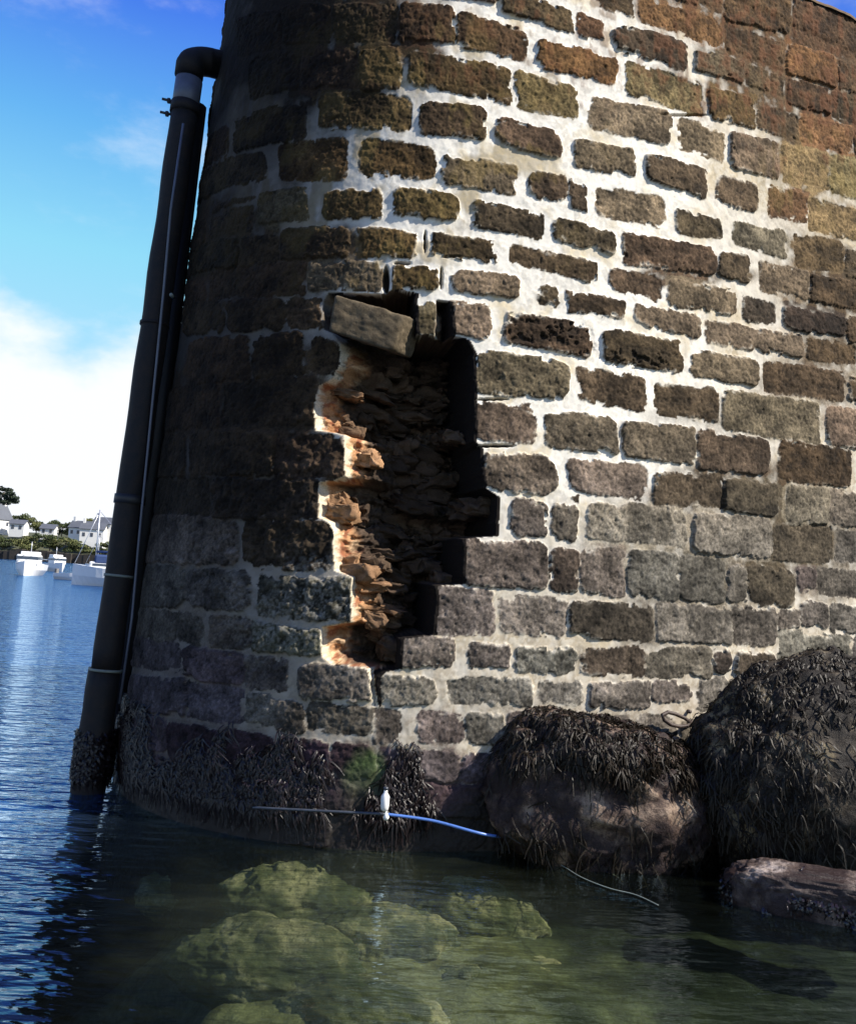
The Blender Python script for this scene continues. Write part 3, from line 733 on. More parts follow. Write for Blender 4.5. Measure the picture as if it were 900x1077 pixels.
# ------------------------------------------------------------------ dislodged block hanging in the breach
def stone_block(name, corners_px, Y0, thick, tone, seed, parent=None, label=None, cat=None):
    n = 34; A, B, C_, D_ = [np.array(q, float) for q in corners_px]
    g = np.linspace(0, 1, n)
    cs = []
    for (px, py) in corners_px: cs.append(at_depth(px, py, Y0))
    cs = np.array(cs); cen = cs.mean(0)
    ex = ((cs[1] + cs[2]) - (cs[0] + cs[3])) / 2; ey = ((cs[0] + cs[1]) - (cs[3] + cs[2])) / 2
    bm = bmesh.new(); bmesh.ops.create_cube(bm, size=2.0)
    bmesh.ops.subdivide_edges(bm, edges=bm.edges, cuts=26, use_grid_fill=True)
    V = np.array([v.co[:] for v in bm.verts]); me = bpy.data.meshes.new(name); bm.to_mesh(me); bm.free()
    # round the box
    p = 16.0; nl = (np.abs(V) ** p).sum(1) ** (1 / p); V = V / nl[:, None] * np.abs(V).max(1)[:, None]
    a, b, d = (V[:, 0] + 1) / 2, (V[:, 2] + 1) / 2, V[:, 1]
    T = cs[0] + (cs[1] - cs[0]) * a[:, None]; Bt = cs[3] + (cs[2] - cs[3]) * a[:, None]
    W = Bt + (T - Bt) * b[:, None]; nrm = np.array([-.50, -0.86, -.04]); nrm /= np.linalg.norm(nrm)
    W = W + nrm * (-d[:, None] - 1) * -thick / 2 * -1
    nn = V / np.linalg.norm(V, axis=1)[:, None]; nn = np.stack([nn[:, 0], nn[:, 1], nn[:, 2]], 1)
    W = W + nn * (.012 * fbm(W[:, 0] * 9, W[:, 1] * 9, W[:, 2] * 9, 4, seed) + .004 * fbm(W[:, 0] * 40, W[:, 1] * 40, W[:, 2] * 40, 3, seed + 3))[:, None]
    me.vertices.foreach_set('co', W.astype(np.float32).ravel()); me.update()
    tint = np.tile(np.array([tone]), (len(W), 1)) * np.clip(1 + .45 * fbm(W[:, 0] * 30, W[:, 1] * 30, W[:, 2] * 30, 4, 5), .4, 1.8)[:, None]
    at_ = me.color_attributes.new('tint', 'FLOAT_COLOR', 'POINT'); cc = np.ones((len(W), 4), np.float32); cc[:, :3] = tint; at_.data.foreach_set('color', cc.ravel())
    aw_ = me.attributes.new('wet', 'FLOAT', 'POINT'); ag_ = me.attributes.new('grain', 'FLOAT', 'POINT'); ag_.data.foreach_set('value', np.ones(len(W), np.float32))
    o = link_mesh(name, me, MM, parent)
    if label: tag(o, label, cat)
    return o
stone_block('loose_block', [(351, 309), (426, 331), (412, 370), (344, 348)], 6.86,   .30, (.100, .078, .050), 5, None, 'tilted loose stone block hanging at the top left of the breach', 'stone block')

# ------------------------------------------------------------------ pipe on the left edge
M_pipe = simple_mat('pipe_iron', (.014, .014, .015), .65, .4, 9, .5, .004, spec=.18, col2=(.030, .022, .017))
M_pipe2 = simple_mat('pipe_zinc', (.11, .12, .15), .45, .3, 7, .3, .003)
M_collar = simple_mat('collar_metal', (.10, .10, .09), .5, .4, 20, .4, .003)
M_ringpale = simple_mat('collar_pale', (.20, .22, .18), .6, .3, 20, .3, .003)
M_dark = simple_mat('dark_iron', (.012, .010, .009), .55, .4, 30, .5, .003)
YP = 8.35
def pp(px, py, Y=YP): return tuple(at_depth(px, py, Y))
foot = on_z(93, 822, 0.0)
pipe = empty('drain_pipe', (foot[0], foot[1], 0), 'dark elbow topped drain pipe running down the left edge of the quay wall', 'pipe')
PY = 8.25
ax = lambda t: np.array(at_depth(200, 78, 8.25)) * (1 - t) + np.array(at_depth(96, 815, 7.95)) * t
mb = MB(); e0 = at_depth(201, 60, 8.25); 
pts = []
for k in range(9):
    a = math.pi / 2 * k / 8; rr_ = .19
    pts.append(tuple(np.array(e0) + np.array([rr_ - rr_ * math.cos(a), 0.02 * k, rr_ * math.sin(a) * .62 - .08])))
pts.append(tuple(np.array(pts[-1]) + np.array([.35, .05, -.02])))
pts = [tuple(np.array(pts[0]) - np.array([0.005, 0, .12]))] + pts
mb.tube(pts, .132, 20); mb.build('elbow', M_pipe, pipe, True)
mb = MB(); mb.tube([tuple(ax(0.01)), tuple(ax(.06))], .125, 20); mb.build('upper_pipe', M_pipe2, pipe, True)
mb = MB(); mb.tube([tuple(ax(t) + np.array([.004 * math.sin(t * 37), 0, 0])) for t in np.linspace(.06, .86, 30)], [.124 + .003 * math.sin(t * 5) for t in range(30)], 20); mb.build('pipe_shaft', M_pipe, pipe, True)
mb = MB(); mb.tube([tuple(ax(t) + np.array([-.012 + .02 * (t - .86), 0, 0])) for t in np.linspace(.86, 1.06, 8)], [.134, .140, .136, .144, .139, .146, .142, .15], 20); mb.build('pipe_foot', M_pipe, pipe, True)
def collar(t, r, h, mat, bolts=True):
    mb = MB(); p = ax(t); d = (ax(1) - ax(0)); d /= np.linalg.norm(d)
    mb.tube([tuple(p - d * h / 2), tuple(p + d * h / 2)], r, 20)
    o = mb.build('collar', mat, pipe, True)
    if bolts:
        for dz in (-.3, .3):
            mb = MB(); q = p + d * h * dz * 2.2; mb.tube([tuple(q + np.array([-r - .085, -.02, .015])), tuple(q + np.array([-r + .05, 0, 0]))], .013, 8); mb.build('bolt', M_dark, o, True)
            # nut
            mb = MB(); mb.tube([tuple(q + np.array([-r - .035, -.01, .006])), tuple(q + np.array([-r - .01, -.01, .004]))], .026, 6); mb.build('nut', M_dark, o)
collar(.055, .136, .10, M_pipe, True)
collar(.38, .132, .03, M_pipe, False)
collar(.63, .136, .08, M_dark, False)
collar(.735, .130, .022, M_ringpale, False)
collar(.862, .146, .022, M_ringpale, False)
# weed fringe round the pipe foot
nw = 900; ra = RNG.uniform(0, 2 * math.pi, nw); tt = RNG.uniform(.90, 1.0, nw) ** .6
bp = np.stack([ax(t) for t in np.clip(.9 + (tt - .9) * 1.0, .9, 1.0)]); nn_ = np.stack([np.cos(ra), np.sin(ra), 0 * ra], 1)
fronds('seaweed', bp + nn_ * .14, nn_, M_weedp, pipe, (.05, .14), (.008, .02), 61, 1.0, .03)
# slim conduit beside the pipe, strapped to it
mb = MB(); cd = [np.array(at_depth(x, y, 7.98)) for x, y in ((193, 130), (180, 220), (172, 310), (163, 400), (156, 470), (147, 560), (139, 650), (126, 740))]
mb.tube([tuple(p) for p in cd], .012, 8); mb.build('conduit', M_pipe2, pipe, True)
for x, y in ((168, 305), (181, 311)):
    p = at_depth(x, y, 7.97 if x > 175 else 8.10); mb = MB(); mb.tube([tuple(p + np.array([0, -.03, 0])), tuple(p + np.array([0, .05, 0]))], .017, 10); mb.build('screw', M_ringpale, pipe, True)
# dark tube added to fill the gap at the wall's dark edge
mb = MB()
for (xa, ya, xb, yb, Y) in ((205, 112, 121, 812, 8.5),):
    a = np.array(at_depth(xa, ya, Y)); b = np.array(at_depth(xb, yb, Y - .1)); mb.tube([tuple(a), tuple(b)], .115, 12)
mb.build('dark_gap_fill', M_dark, pipe, True)

# ------------------------------------------------------------------ mooring ring
M_ring = simple_mat('rusty_iron', (.085, .055, .042), .6, .45, 30, .5, .004, col2=(.04, .028, .024))
def on_wall(px, py, out=0.0):
    s, z = unproj(px, py); return wall(np.array([s]), np.array([z]), out)[0]
rp_ = on_wall(722, 758, .02)
ring = empty('mooring_ring', rp_, 'rusty iron mooring loop on an eye bolt above the gap between the boulders', 'mooring ring')
mb = MB(); cpx = [(688, 750), (694, 747), (702, 749), (711, 753), (717, 757), (714, 761), (706, 762), (697, 760), (690, 755)]
mb.tube([tuple(on_wall(x, y, .10)) for x, y in cpx + cpx[:2]], .016, 10, False); mb.build('loop', M_ring, ring, True)
mb = MB(); mb.tube([tuple(on_wall(715, 757, .10)), tuple(on_wall(722, 758, .06)), tuple(on_wall(735, 761, -.02))], .014, 10); mb.build('eye_bolt', M_ring, ring, True)
mb = MB(); mb.tube([tuple(on_wall(723, 748, -.01)), tuple(on_wall(723, 748, .03))], .016, 10); mb.build('bolt_head', M_ring, ring, True)

# ------------------------------------------------------------------ hose, float, line
M_hose = simple_mat('blue_hose', (.10, .22, .62), .35, .3, 14, .1, .001)
M_hoseg = simple_mat('grey_hose', (.06, .07, .09), .4, .4, 14, .1, .001)
M_white = simple_mat('white_plastic', (.80, .80, .78), .35, .08, 20, .05, .001)
def smooth_path(pts, n=8):
    P = [Vector(p) for p in pts]; out = []
    for i in range(len(P) - 1):
        p0, p1, p2, p3 = P[max(i - 1, 0)], P[i], P[i + 1], P[min(i + 2, len(P) - 1)]
        for k in range(n):
            t = k / n; out.append(0.5 * ((2 * p1) + (-p0 + p2) * t + (2 * p0 - 5 * p1 + 4 * p2 - p3) * t * t + (-p0 + 3 * p1 - 3 * p2 + p3) * t ** 3))
    out.append(P[-1]); return out
hp = [(262, 848, .03), (290, 847, .10), (350, 849, .12), (405, 851, .14)]
A = [on_wall(x, y, o_) for x, y, o_ in hp]
Bp = [on_wall(450, 857, .16), on_wall(500, 868, .24), on_z(546, 881, .10)] + [on_z(x, y, z_) for x, y, z_ in ((600, 889, .05), (660, 893, .03), (700, 893, .0))]
hose = empty('hose', A[2], 'thin blue hose strung along the foot of the wall to the left boulder', 'hose')
mb = MB(); mb.tube(smooth_path([tuple(p) for p in A]), .010, 8); mb.build('dirty_length', M_hoseg, hose, True)
mb = MB(); mb.tube(smooth_path([tuple(A[-1])] + [tuple(p) for p in Bp[:3]]), .011, 8); mb.build('blue_length', M_hose, hose, True)
mb = MB(); mb.tube(smooth_path([tuple(p) for p in Bp[2:]]), .011, 8); mb.build('wet_length', M_hoseg, hose, True)
mb = MB(); p = Bp[2]; mb.tube([tuple(p + np.array([.0, -.02, .05])), tuple(p + np.array([-.006, -.02, -.09]))], .017, 8); mb.build('clip', M_ringpale, hose, True)
fl = np.array(A[-1]) + np.array([0, -.04, 0])
flo = empty('float', tuple(fl), 'small white plastic bottle float tied to the hose at the wall foot', 'float')
mb = MB(); mb.tube([tuple(fl + np.array([-.012, 0, z_])) for z_ in (.03, .04, .06, .075, .135, .155, .16, .185)], [.012, .026, .030, .031, .031, .018, .014, .014], 14); mb.build('bottle', M_white, flo, True)
mb = MB(); mb.tube([tuple(fl + np.array([-.012, 0, z_])) for z_ in (.182, .20)], [.018, .018], 12); mb.build('cap', M_hoseg, flo, True)
mb = MB(); mb.tube([tuple(fl + np.array([0, 0, .03])), tuple(fl + np.array([.004, 0, -.01])), tuple(fl + np.array([0, 0, -.03]))], [.006, .022, .016], 10); mb.build('knot', M_white, flo, True)
M_line = simple_mat('grey_line', (.30, .34, .30), .5, .3, 14, 0)
lp = [on_z(x, y, .012) for x, y in ((548, 889), (575, 902), (592, 911), (612, 923), (640, 934), (668, 941), (692, 952))]
mb = MB(); mb.tube(smooth_path([tuple(p) for p in lp]), .003, 6); tag(mb.build('mooring_line', M_line, None, True), 'thin pale line floating on the water below the left boulder', 'rope')

# ------------------------------------------------------------------ seabed and water
def seabed_mat():
    m = Mat('seabed'); p = m.N('ShaderNodeBsdfPrincipled'); m.L(p.outputs[0], m.out.inputs[0]); tc = m.N('ShaderNodeTexCoord'); o = tc.outputs['Object']
    at = m.N('ShaderNodeAttribute'); at.attribute_name = 'tint'
    n = m.noise(5, 7, .65, o); n2 = m.noise(28, 5, .6, o)
    v = m.mr(n.outputs[0], .3, .7, .45, 1.5); v2 = m.mr(n2.outputs[0], .3, .7, .75, 1.25)
    mu = m.N('ShaderNodeMath'); mu.operation = 'MULTIPLY'; m.L(v, mu.inputs[0]); m.L(v2, mu.inputs[1])
    vm = m.N('ShaderNodeVectorMath'); vm.operation = 'SCALE'; m.L(at.outputs['Color'], vm.inputs[0]); m.L(mu.outputs[0], vm.inputs['Scale'])
    m.L(vm.outputs[0], p.inputs['Base Color']); p.inputs['Roughness'].default_value = .9; p.inputs['Specular IOR Level'].default_value = .1
    m.L(m.bump(n2.outputs[0], .6, .02), p.inputs['Normal']); return m.m
MSB = seabed_mat()
gx = np.concatenate([-np.geomspace(900, 6, 18), np.arange(-5.8, 7, .04), np.geomspace(7.2, 900, 18)])
gy = np.concatenate([-np.geomspace(400, 1, 14), np.arange(-.8, 11, .04), np.geomspace(11.2, 1200, 22)])
GX, GY = np.meshgrid(gx, gy, indexing='ij')
dist_deep = sstep(-1.0, -3.2, GX + .6 * fbm(GX * .7, GY * .7, octv=3, seed=301)) 
sl = sstep(7.5, 3.0, GY)
GZ = -0.42 - .22 * sl - 2.5 * dist_deep + .10 * fbm(GX * 1.4, GY * 1.4, octv=5, seed=302) * (1 - dist_deep)
GZ = np.where((np.abs(GX) > 20) | (np.abs(GY) > 20), -3.1, GZ)
kel = sstep(.0, .5, fbm(GX * 1.1 + 3, GY * 1.1, octv=4, seed=305) + 1.1 * sstep(.5, 1.3, GX))
sc = np.zeros(GX.shape + (3,)); sc[:] = (.085, .095, .050)
shal = sstep(1.5, .7, np.hypot((GX + .45) / 1.45, (GY - 5.7) / 1.45) + .35 * fbm(GX * 2, GY * 2, octv=3, seed=311))
kel = kel * (1 - shal)
sc = sc + (np.array([.15, .145, .075]) - sc) * shal[..., None]
sc = sc + (np.array([.014, .018, .011]) - sc) * kel[..., None]
sc = sc + (np.array([.010, .022, .050]) - sc) * dist_deep[..., None]
idx = np.arange(GX.size).reshape(GX.shape); fc = np.stack([idx[:-1, :-1], idx[1:, :-1], idx[1:, 1:], idx[:-1, 1:]], -1).reshape(-1, 4)
tag(mesh_np('seabed', np.stack([GX, GY, GZ], -1).reshape(-1, 3), fc, MSB, attrs={'tint': sc.reshape(-1, 3)}), kind='structure')
M_sub = rock_mat('submerged_rock_algae', (.200, .185, .105), (.40, .34, .22), (.060, .068, .034), .48, .8)
sub = [((330, 900, -.10), (.60, .40, .30), 'pale submerged boulder just below the surface left of the float'),
       ((440, 905, -.20), (.40, .28, .28), 'dim submerged rock under the middle of the blue hose'),
       ((290, 968, -.22), (.60, .34, .30), 'broad green submerged rock near the bottom left'),
       ((500, 930, -.20), (.55, .30, .26), 'yellow green submerged rock below the left boulder'),
       ((405, 955, -.26), (.50, .30, .28), 'murky submerged rock in the middle of the shallows'),
       ((190, 905, -.35), (.30, .26, .24), 'small deep green rock near the foot of the pipe'),
       ((540, 1010, -.42), (.6, .36, .3), 'dull submerged rock at the bottom centre'),
       ((380, 1030, -.36), (.6, .3, .3), 'dark green submerged rock at the lower edge')]
for i, ((px, py, z_), rad, lab) in enumerate(sub):
    p = on_z(px, py, z_); o, W, me = rock('submerged_rock' + ('' if i == 0 else '.%03d' % i), (p[0], p[1], z_ - rad[2]), rad, M_sub, 50 + i * 3, None, subd=6, lump=.17, rot=random.uniform(-.4, .4))
    tag(o, lab, 'rock', 'rocks under the water beside the quay')

def water_mat():
    m = Mat('sea_water'); tc = m.N('ShaderNodeTexCoord'); o = tc.outputs['Object']
    sep = m.N('ShaderNodeSeparateXYZ'); m.L(o, sep.inputs[0])
    mp = m.N('ShaderNodeMapping'); mp.inputs['Scale'].default_value = (.55, 1.5, 1); mp.inputs['Rotation'].default_value = (0, 0, R(-9)); m.L(o, mp.inputs[0])
    n1 = m.noise(1.5, 4, .55, mp.outputs[0]); n2 = m.noise(6.0, 4, .6, mp.outputs[0]); n3 = m.noise(.5, 3, .5, mp.outputs[0])
    # calm in the lee of the wall, choppier in the open
    chop = m.mr(sep.outputs[0], -2.6, -1.2, 1.0, .30)
    def mul(a, b): 
        x = m.N('ShaderNodeMath'); x.operation = 'MULTIPLY'; m.L(a, x.inputs[0])
        if isinstance(b, float): x.inputs[1].default_value = b
        else: m.L(b, x.inputs[1])
        return x.outputs[0]
    def add(a, b): x = m.N('ShaderNodeMath'); x.operation = 'ADD'; m.L(a, x.inputs[0]); m.L(b, x.inputs[1]); return x.outputs[0]
    n4 = m.noise(3.0, 3, .5, mp.outputs[0])
    h = add(add(mul(n1.outputs[0], 1.2), mul(n2.outputs[0], .22)), add(mul(n3.outputs[0], 2.0), mul(n4.outputs[0], .7)))
    h = mul(h, chop)
    b = m.N('ShaderNodeBump'); b.inputs['Strength'].default_value = 1.0; b.inputs['Distance'].default_value = .07; m.L(h, b.inputs['Height'])
    gl = m.N('ShaderNodeBsdfGlossy'); gl.inputs['Roughness'].default_value = .05; gl.inputs['Color'].default_value = (.55, .78, 1.0, 1); m.L(b.outputs[0], gl.inputs['Normal'])
    tr = m.N('ShaderNodeBsdfTransparent'); tr.inputs['Color'].default_value = (.80, .88, .74, 1)
    df = m.N('ShaderNodeBsdfDiffuse'); m.L(m.mixc(m.mr(sep.outputs[0], -1.5, -3.0, 0, 1), (.060, .072, .044), (.010, .045, .15)), df.inputs['Color']); m.L(b.outputs[0], df.inputs['Normal'])
    # a cloud of silt hangs over the shallows, open water beyond the corner is opaque
    dv_ = m.N('ShaderNodeVectorMath'); dv_.operation = 'DISTANCE'; m.L(o, dv_.inputs[0]); dv_.inputs[1].default_value = (-.15, 5.4, 0)
    ns = m.noise(1.3, 4, .6, o); dd_ = add(dv_.outputs['Value'], mul(ns.outputs[0], 1.6))
    near = m.mr(dd_, 1.1, 2.4, .34, .03)
    far_ = m.mr(sep.outputs[0], -2.1, -3.4, 0.0, .95)
    sx = m.N('ShaderNodeMath'); sx.operation = 'MAXIMUM'; m.L(near, sx.inputs[0]); m.L(far_, sx.inputs[1]); silt = sx.outputs[0]
    body = m.N('ShaderNodeMixShader'); m.L(silt, body.inputs[0]); m.L(tr.outputs[0], body.inputs[1]); m.L(df.outputs[0], body.inputs[2])
    geo = m.N('ShaderNodeNewGeometry'); dp = m.N('ShaderNodeVectorMath'); dp.operation = 'DOT_PRODUCT'; m.L(geo.outputs['Incoming'], dp.inputs[0]); m.L(b.outputs[0], dp.inputs[1])
    def op(o_, a, b_=None):
        x = m.N('ShaderNodeMath'); x.operation = o_; x.use_clamp = o_ in ('SUBTRACT',)
        for i, v in ((0, a), (1, b_)):
            if v is None: continue
            if isinstance(v, float): x.inputs[i].default_value = v
            else: m.L(v, x.inputs[i])
        return x.outputs[0]
    fz = op('ADD', op('MULTIPLY', op('POWER', op('SUBTRACT', 1.0, op('ABSOLUTE', dp.outputs['Value'])), 3.1), .95), .035)
    mx = m.N('ShaderNodeMixShader'); m.L(fz, mx.inputs[0]); m.L(body.outputs[0], mx.inputs[1]); m.L(gl.outputs[0], mx.inputs[2])
    m.L(mx.outputs[0], m.out.inputs[0]); return m.m
me = bpy.data.meshes.new('sea'); me.from_pydata([(-1200, -400, 0), (1200, -400, 0), (1200, 1500, 0), (-1200, 1500, 0)], [], [(0, 1, 2, 3)])
tag(link_mesh('sea', me, water_mat(), None, False), kind='structure')

# ------------------------------------------------------------------ far shore
def foliage_mat(name, a, b_):
    m = Mat(name); p = m.N('ShaderNodeBsdfPrincipled'); m.L(p.outputs[0], m.out.inputs[0]); tc = m.N('ShaderNodeTexCoord')
    n = m.noise(.8, 4, .6, tc.outputs['Object']); m.L(m.mixc(m.mr(n.outputs[0], .35, .65, 0, 1), a, b_), p.inputs['Base Color'])
    p.inputs['Roughness'].default_value = .8; p.inputs['Specular IOR Level'].default_value = .2; return m.m
M_fol = foliage_mat('shore_foliage', (.17, .17, .07), (.09, .11, .04))
M_fol2 = foliage_mat('shore_foliage_dark', (.085, .10, .045), (.05, .07, .03))
M_pine = foliage_mat('pine_foliage', (.045, .06, .035), (.028, .040, .026))
M_trunk = simple_mat('bark', (.10, .075, .055), .9, .3, 3, 0)
M_hill = simple_mat('shore_ground', (.09, .095, .045), .95, .4, .05, 0, col2=(.055, .06, .03))
M_wallS = simple_mat('shore_stone', (.055, .045, .035), .95, .4, .5, 0)
M_wash = simple_mat('white_render', (.80, .79, .76), .8, .06, .5, 0)
M_slate = simple_mat('slate_roof', (.11, .12, .14), .7, .2, .6, 0)
M_win = simple_mat('window_glass', (.06, .07, .09), .2, .1, 1, 0)
def leaves(name, blobs, mat, parent, n, size, seed):
    rg = np.random.default_rng(seed); blobs = np.array(blobs); k = rg.integers(0, len(blobs), n)
    d = rg.normal(size=(n, 3)); d /= np.linalg.norm(d, axis=1)[:, None]; r = rg.random(n) ** .4
    P = blobs[k, :3] + d * r[:, None] * blobs[k, 3:6]
    a = rg.normal(size=(n, 3)); a /= np.linalg.norm(a, axis=1)[:, None]; b = np.cross(a, rg.normal(size=(n, 3))); b /= np.linalg.norm(b, axis=1)[:, None]
    s = (size * rg.uniform(.5, 1.3, n))[:, None]
    V = np.stack([P - a * s, P + b * s, P + a * s, P - b * s * .7], 1); return mesh_np(name, V.reshape(-1, 3), np.arange(n * 4).reshape(n, 4), mat, parent, False)
YS = 300.0
# hill terrain: rises behind the shore
tx = np.arange(-330, 60, 6.0); ty = np.concatenate([[YS - 6, YS - 1, YS + 2], np.arange(YS + 8, YS + 200, 12.0)])
TX, TY = np.meshgrid(tx, ty, indexing='ij')
TZ = -3.0 + 5.2 * sstep(YS - 6, YS + 2, TY) + 10.0 * sstep(YS + 4, YS + 60, TY) * (1 + .25 * fbm(TX * .03, TY * .03, octv=3, seed=401)) + 1.2 * fbm(TX * .08, TY * .08, octv=3, seed=402) * sstep(YS, YS + 20, TY)
idx = np.arange(TX.size).reshape(TX.shape); fc = np.stack([idx[:-1, :-1], idx[1:, :-1], idx[1:, 1:], idx[:-1, 1:]], -1).reshape(-1, 4)
tag(mesh_np('shore_hill', np.stack([TX, TY, TZ], -1).reshape(-1, 3), fc, M_hill), kind='structure')
def zy(px, py, Y): return at_depth(px, py, Y)
# shore retaining wall
a = zy(-60, 588, YS - 8); b_ = zy(200, 600, YS - 8)
mb = MB(); n = 40
for i in range(n):
    t = i / n; x = a[0] + (b_[0] - a[0]) * t; w = (b_[0] - a[0]) / n
    mb.box((x + w / 2, YS - 8 + random.uniform(-.6, .6), .9 + random.uniform(-.2, .3)), (w * 1.02, 3.0, 4.2 + random.uniform(-.5, .7)))
tag(mb.build('sea_wall', M_wallS), 'low dark stone wall and rocks along the far shore', 'wall')
def tree(px, py, Y, w, h, kind, seed, label, grp='trees and bushes on the far shore', cat='tree', mat=None):
    top = zy(px, py, Y); e = empty('tree' if cat == 'tree' else 'bush', (top[0], Y, top[2] - h), label, cat, grp)
    rg = random.Random(seed); bl = []
    for i in range(9):
        bl.append((top[0] + rg.uniform(-.5, .5) * w, Y + rg.uniform(-.3, .3) * w, top[2] - h * rg.uniform(.14, .75), w * rg.uniform(.16, .28), w * .22, h * rg.uniform(.10, .18)))
    leaves('crown', bl, mat or M_fol, e, 1500, .30, seed)
    mb = MB(); mb.tube([(top[0], Y, top[2] - h - 1), (top[0] + .1, Y, top[2] - h * .3)], [.25, .12], 8); mb.build('trunk', M_trunk, e, True)
tl = [(22, 540, 330, 8, 6, M_fol2, 'dark bushy tree above the white gabled house'), (40, 541, 332, 9, 8, M_fol, 'yellow green tree right of the white gabled house'),
      (52, 546, 336, 8, 7, M_fol2, 'olive tree behind the rounded hillside scrub'), (66, 550, 335, 8, 6, M_fol2, 'dark tree in the middle of the far skyline'), (84, 546, 333, 9, 7, M_fol2, 'dark tree left of the white houses'),
      (98, 545, 336, 7, 7, M_fol, 'bright tree behind the white houses'), (112, 543, 340, 9, 8, M_fol2, 'tall tree beside the drain pipe on the far shore'), (5, 562, 312, 10, 6, M_fol2, 'low shrub mass below the white gabled house'),
      (22, 566, 311, 10, 5, M_fol, 'light green shrub behind the first motor boat'), (38, 562, 312, 10, 6, M_fol, 'green shrub over the shore wall between the two left boats'), (54, 562, 312, 9, 6, M_fol2, 'dark shrub above the small cruiser'),
      (70, 566, 311, 10, 5, M_fol, 'rounded green shrub above the dinghy'), (86, 572, 310, 9, 4, M_fol2, 'low shrub under the white houses'), (102, 574, 309, 10, 4, M_fol, 'low shrub behind the sailing boat masts'), (118, 570, 310, 9, 5, M_fol, 'shrub at the edge of the drain pipe on the far shore'), (-12, 560, 315, 10, 7, M_fol2, 'shrub at the far left of the shore')]
for i, (px, py, Y, w, h, mt, lab) in enumerate(tl): tree(px, py, Y, w, h, 0, 200 + i, lab, cat='tree' if h > 5.5 else 'bush', mat=mt)
# pine
top = zy(4, 511, 300); pe = empty('pine_tree', (top[0], 300, 8), 'umbrella shaped dark pine standing above the white house at the left edge', 'pine tree')
bl = [(top[0] + dx, 300 + random.uniform(-1.5, 1.5), top[2] + dz, 1.8, 1.6, .8) for dx, dz in ((-3, -2.4), (-1, -1.0), (1, -1.2), (3.0, -2.6), (4.2, -3.8), (0, -3), (2, -4.2), (-2, -4.2), (3.8, -4.9), (-.5, -5.2), (2, -5.6))]
leaves('crown', bl, M_pine, pe, 2600, .32, 77)
mb = MB(); mb.tube([(top[0] - 2.2, 300, 8), (top[0] - 1.8, 300, top[2] - 8), (top[0] - .2, 300, top[2] - 4), (top[0] + .6, 300, top[2] - 2)], [.45, .35, .25, .12], 8); mb.build('trunk', M_trunk, pe, True)
def house(px, py, Y, w, d, hw, hr, rz, label, chim=True, nwin=3):
    """px,py: base-left centre of front wall"""
    p = zy(px, py, Y); e = empty('house', tuple(p), label, 'house', 'white houses on the far shore', None, rz)
    mat = Matrix.Translation(Vector(p)) @ Matrix.Rotation(rz, 4, 'Z')
    def T(x, y, z): return tuple(mat @ Vector((x, y, z)))
    def prism(name, pts, f, m, parent=None): mb = MB(); mb.poly([T(*q) for q in pts], f); return mb.build(name, m, parent or e)
    x0, x1, y0, y1 = -w / 2, w / 2, -d / 2, d / 2
    prism('wall', [(x0, y0, -2), (x1, y0, -2), (x1, y1, -2), (x0, y1, -2), (x0, y0, hw), (x1, y0, hw), (x1, y1, hw), (x0, y1, hw), (x0, 0, hw + hr), (x1, 0, hw + hr)],
          [(0, 1, 2, 3), (0, 1, 5, 4), (2, 3, 7, 6), (0, 4, 8, 7, 3), (1, 2, 6, 9, 5), (4, 5, 9, 8), (6, 7, 8, 9)], M_wash)
    o_ = .35; q = .12
    rf = prism('roof', [(x0 - o_, y0 - o_, hw - .2), (x1 + o_, y0 - o_, hw - .2), (x1 + o_, 0, hw + hr + q), (x0 - o_, 0, hw + hr + q), (x1 + o_, y1 + o_, hw - .2), (x0 - o_, y1 + o_, hw - .2),
                   (x0 - o_, y0 - o_, hw), (x1 + o_, y0 - o_, hw), (x1 + o_, 0, hw + hr + q + .25), (x0 - o_, 0, hw + hr + q + .25), (x1 + o_, y1 + o_, hw), (x0 - o_, y1 + o_, hw)],
               [(0, 1, 2, 3), (3, 2, 4, 5), (6, 7, 8, 9), (9, 8, 10, 11), (0, 1, 7, 6), (5, 4, 10, 11), (0, 3, 9, 6), (3, 5, 11, 9), (1, 2, 8, 7), (2, 4, 10, 8)], M_slate)
    if chim: 
        for sx in ((x0 + .6),) if chim == 1 else (x0 + .6, x1 - .6):
            mb = MB(); mb.box((0, 0, 0), (.8, .9, 2.2)); 
            bmesh.ops.transform(mb.bm, matrix=mat @ Matrix.Translation((sx, 0, hw + hr + .6)), verts=mb.bm.verts); mb.build('chimney', M_wash, rf)
    for i in range(nwin):
        x = x0 + (i + .5) * w / nwin
        mb = MB(); mb.box((0, 0, 0), (.9, .12, 1.3)); bmesh.ops.transform(mb.bm, matrix=mat @ Matrix.Translation((x, y0 - .02, hw * .55)), verts=mb.bm.verts); mb.build('window', M_win, e)
house(-6, 556, 318, 9, 7, 3.4, 5.2, R(70), 'white gabled house with a steep slate roof below the pine', 2, 2)
house(20, 559, 316, 5, 5, 2.6, 1.2, R(5), 'low white annex right of the gabled house', 0, 2)
house(86, 566, 322, 7, 6, 3.6, 2.2, R(-5), 'white house left of the sailing boat masts', 1, 3)
house(98, 570, 318, 8, 6, 4.4, 2.0, R(8), 'largest white house just behind the sailing boat masts', 1, 3)
house(110, 565, 324, 7, 6, 4.6, 2.2, R(-6), 'white house partly hidden by the drain pipe', 1, 2)
house(52, 562, 330, 5, 5, 2.0, 1.4, R(4), 'small white cottage roof half hidden by shrubs at the middle of the shore', 0, 2)

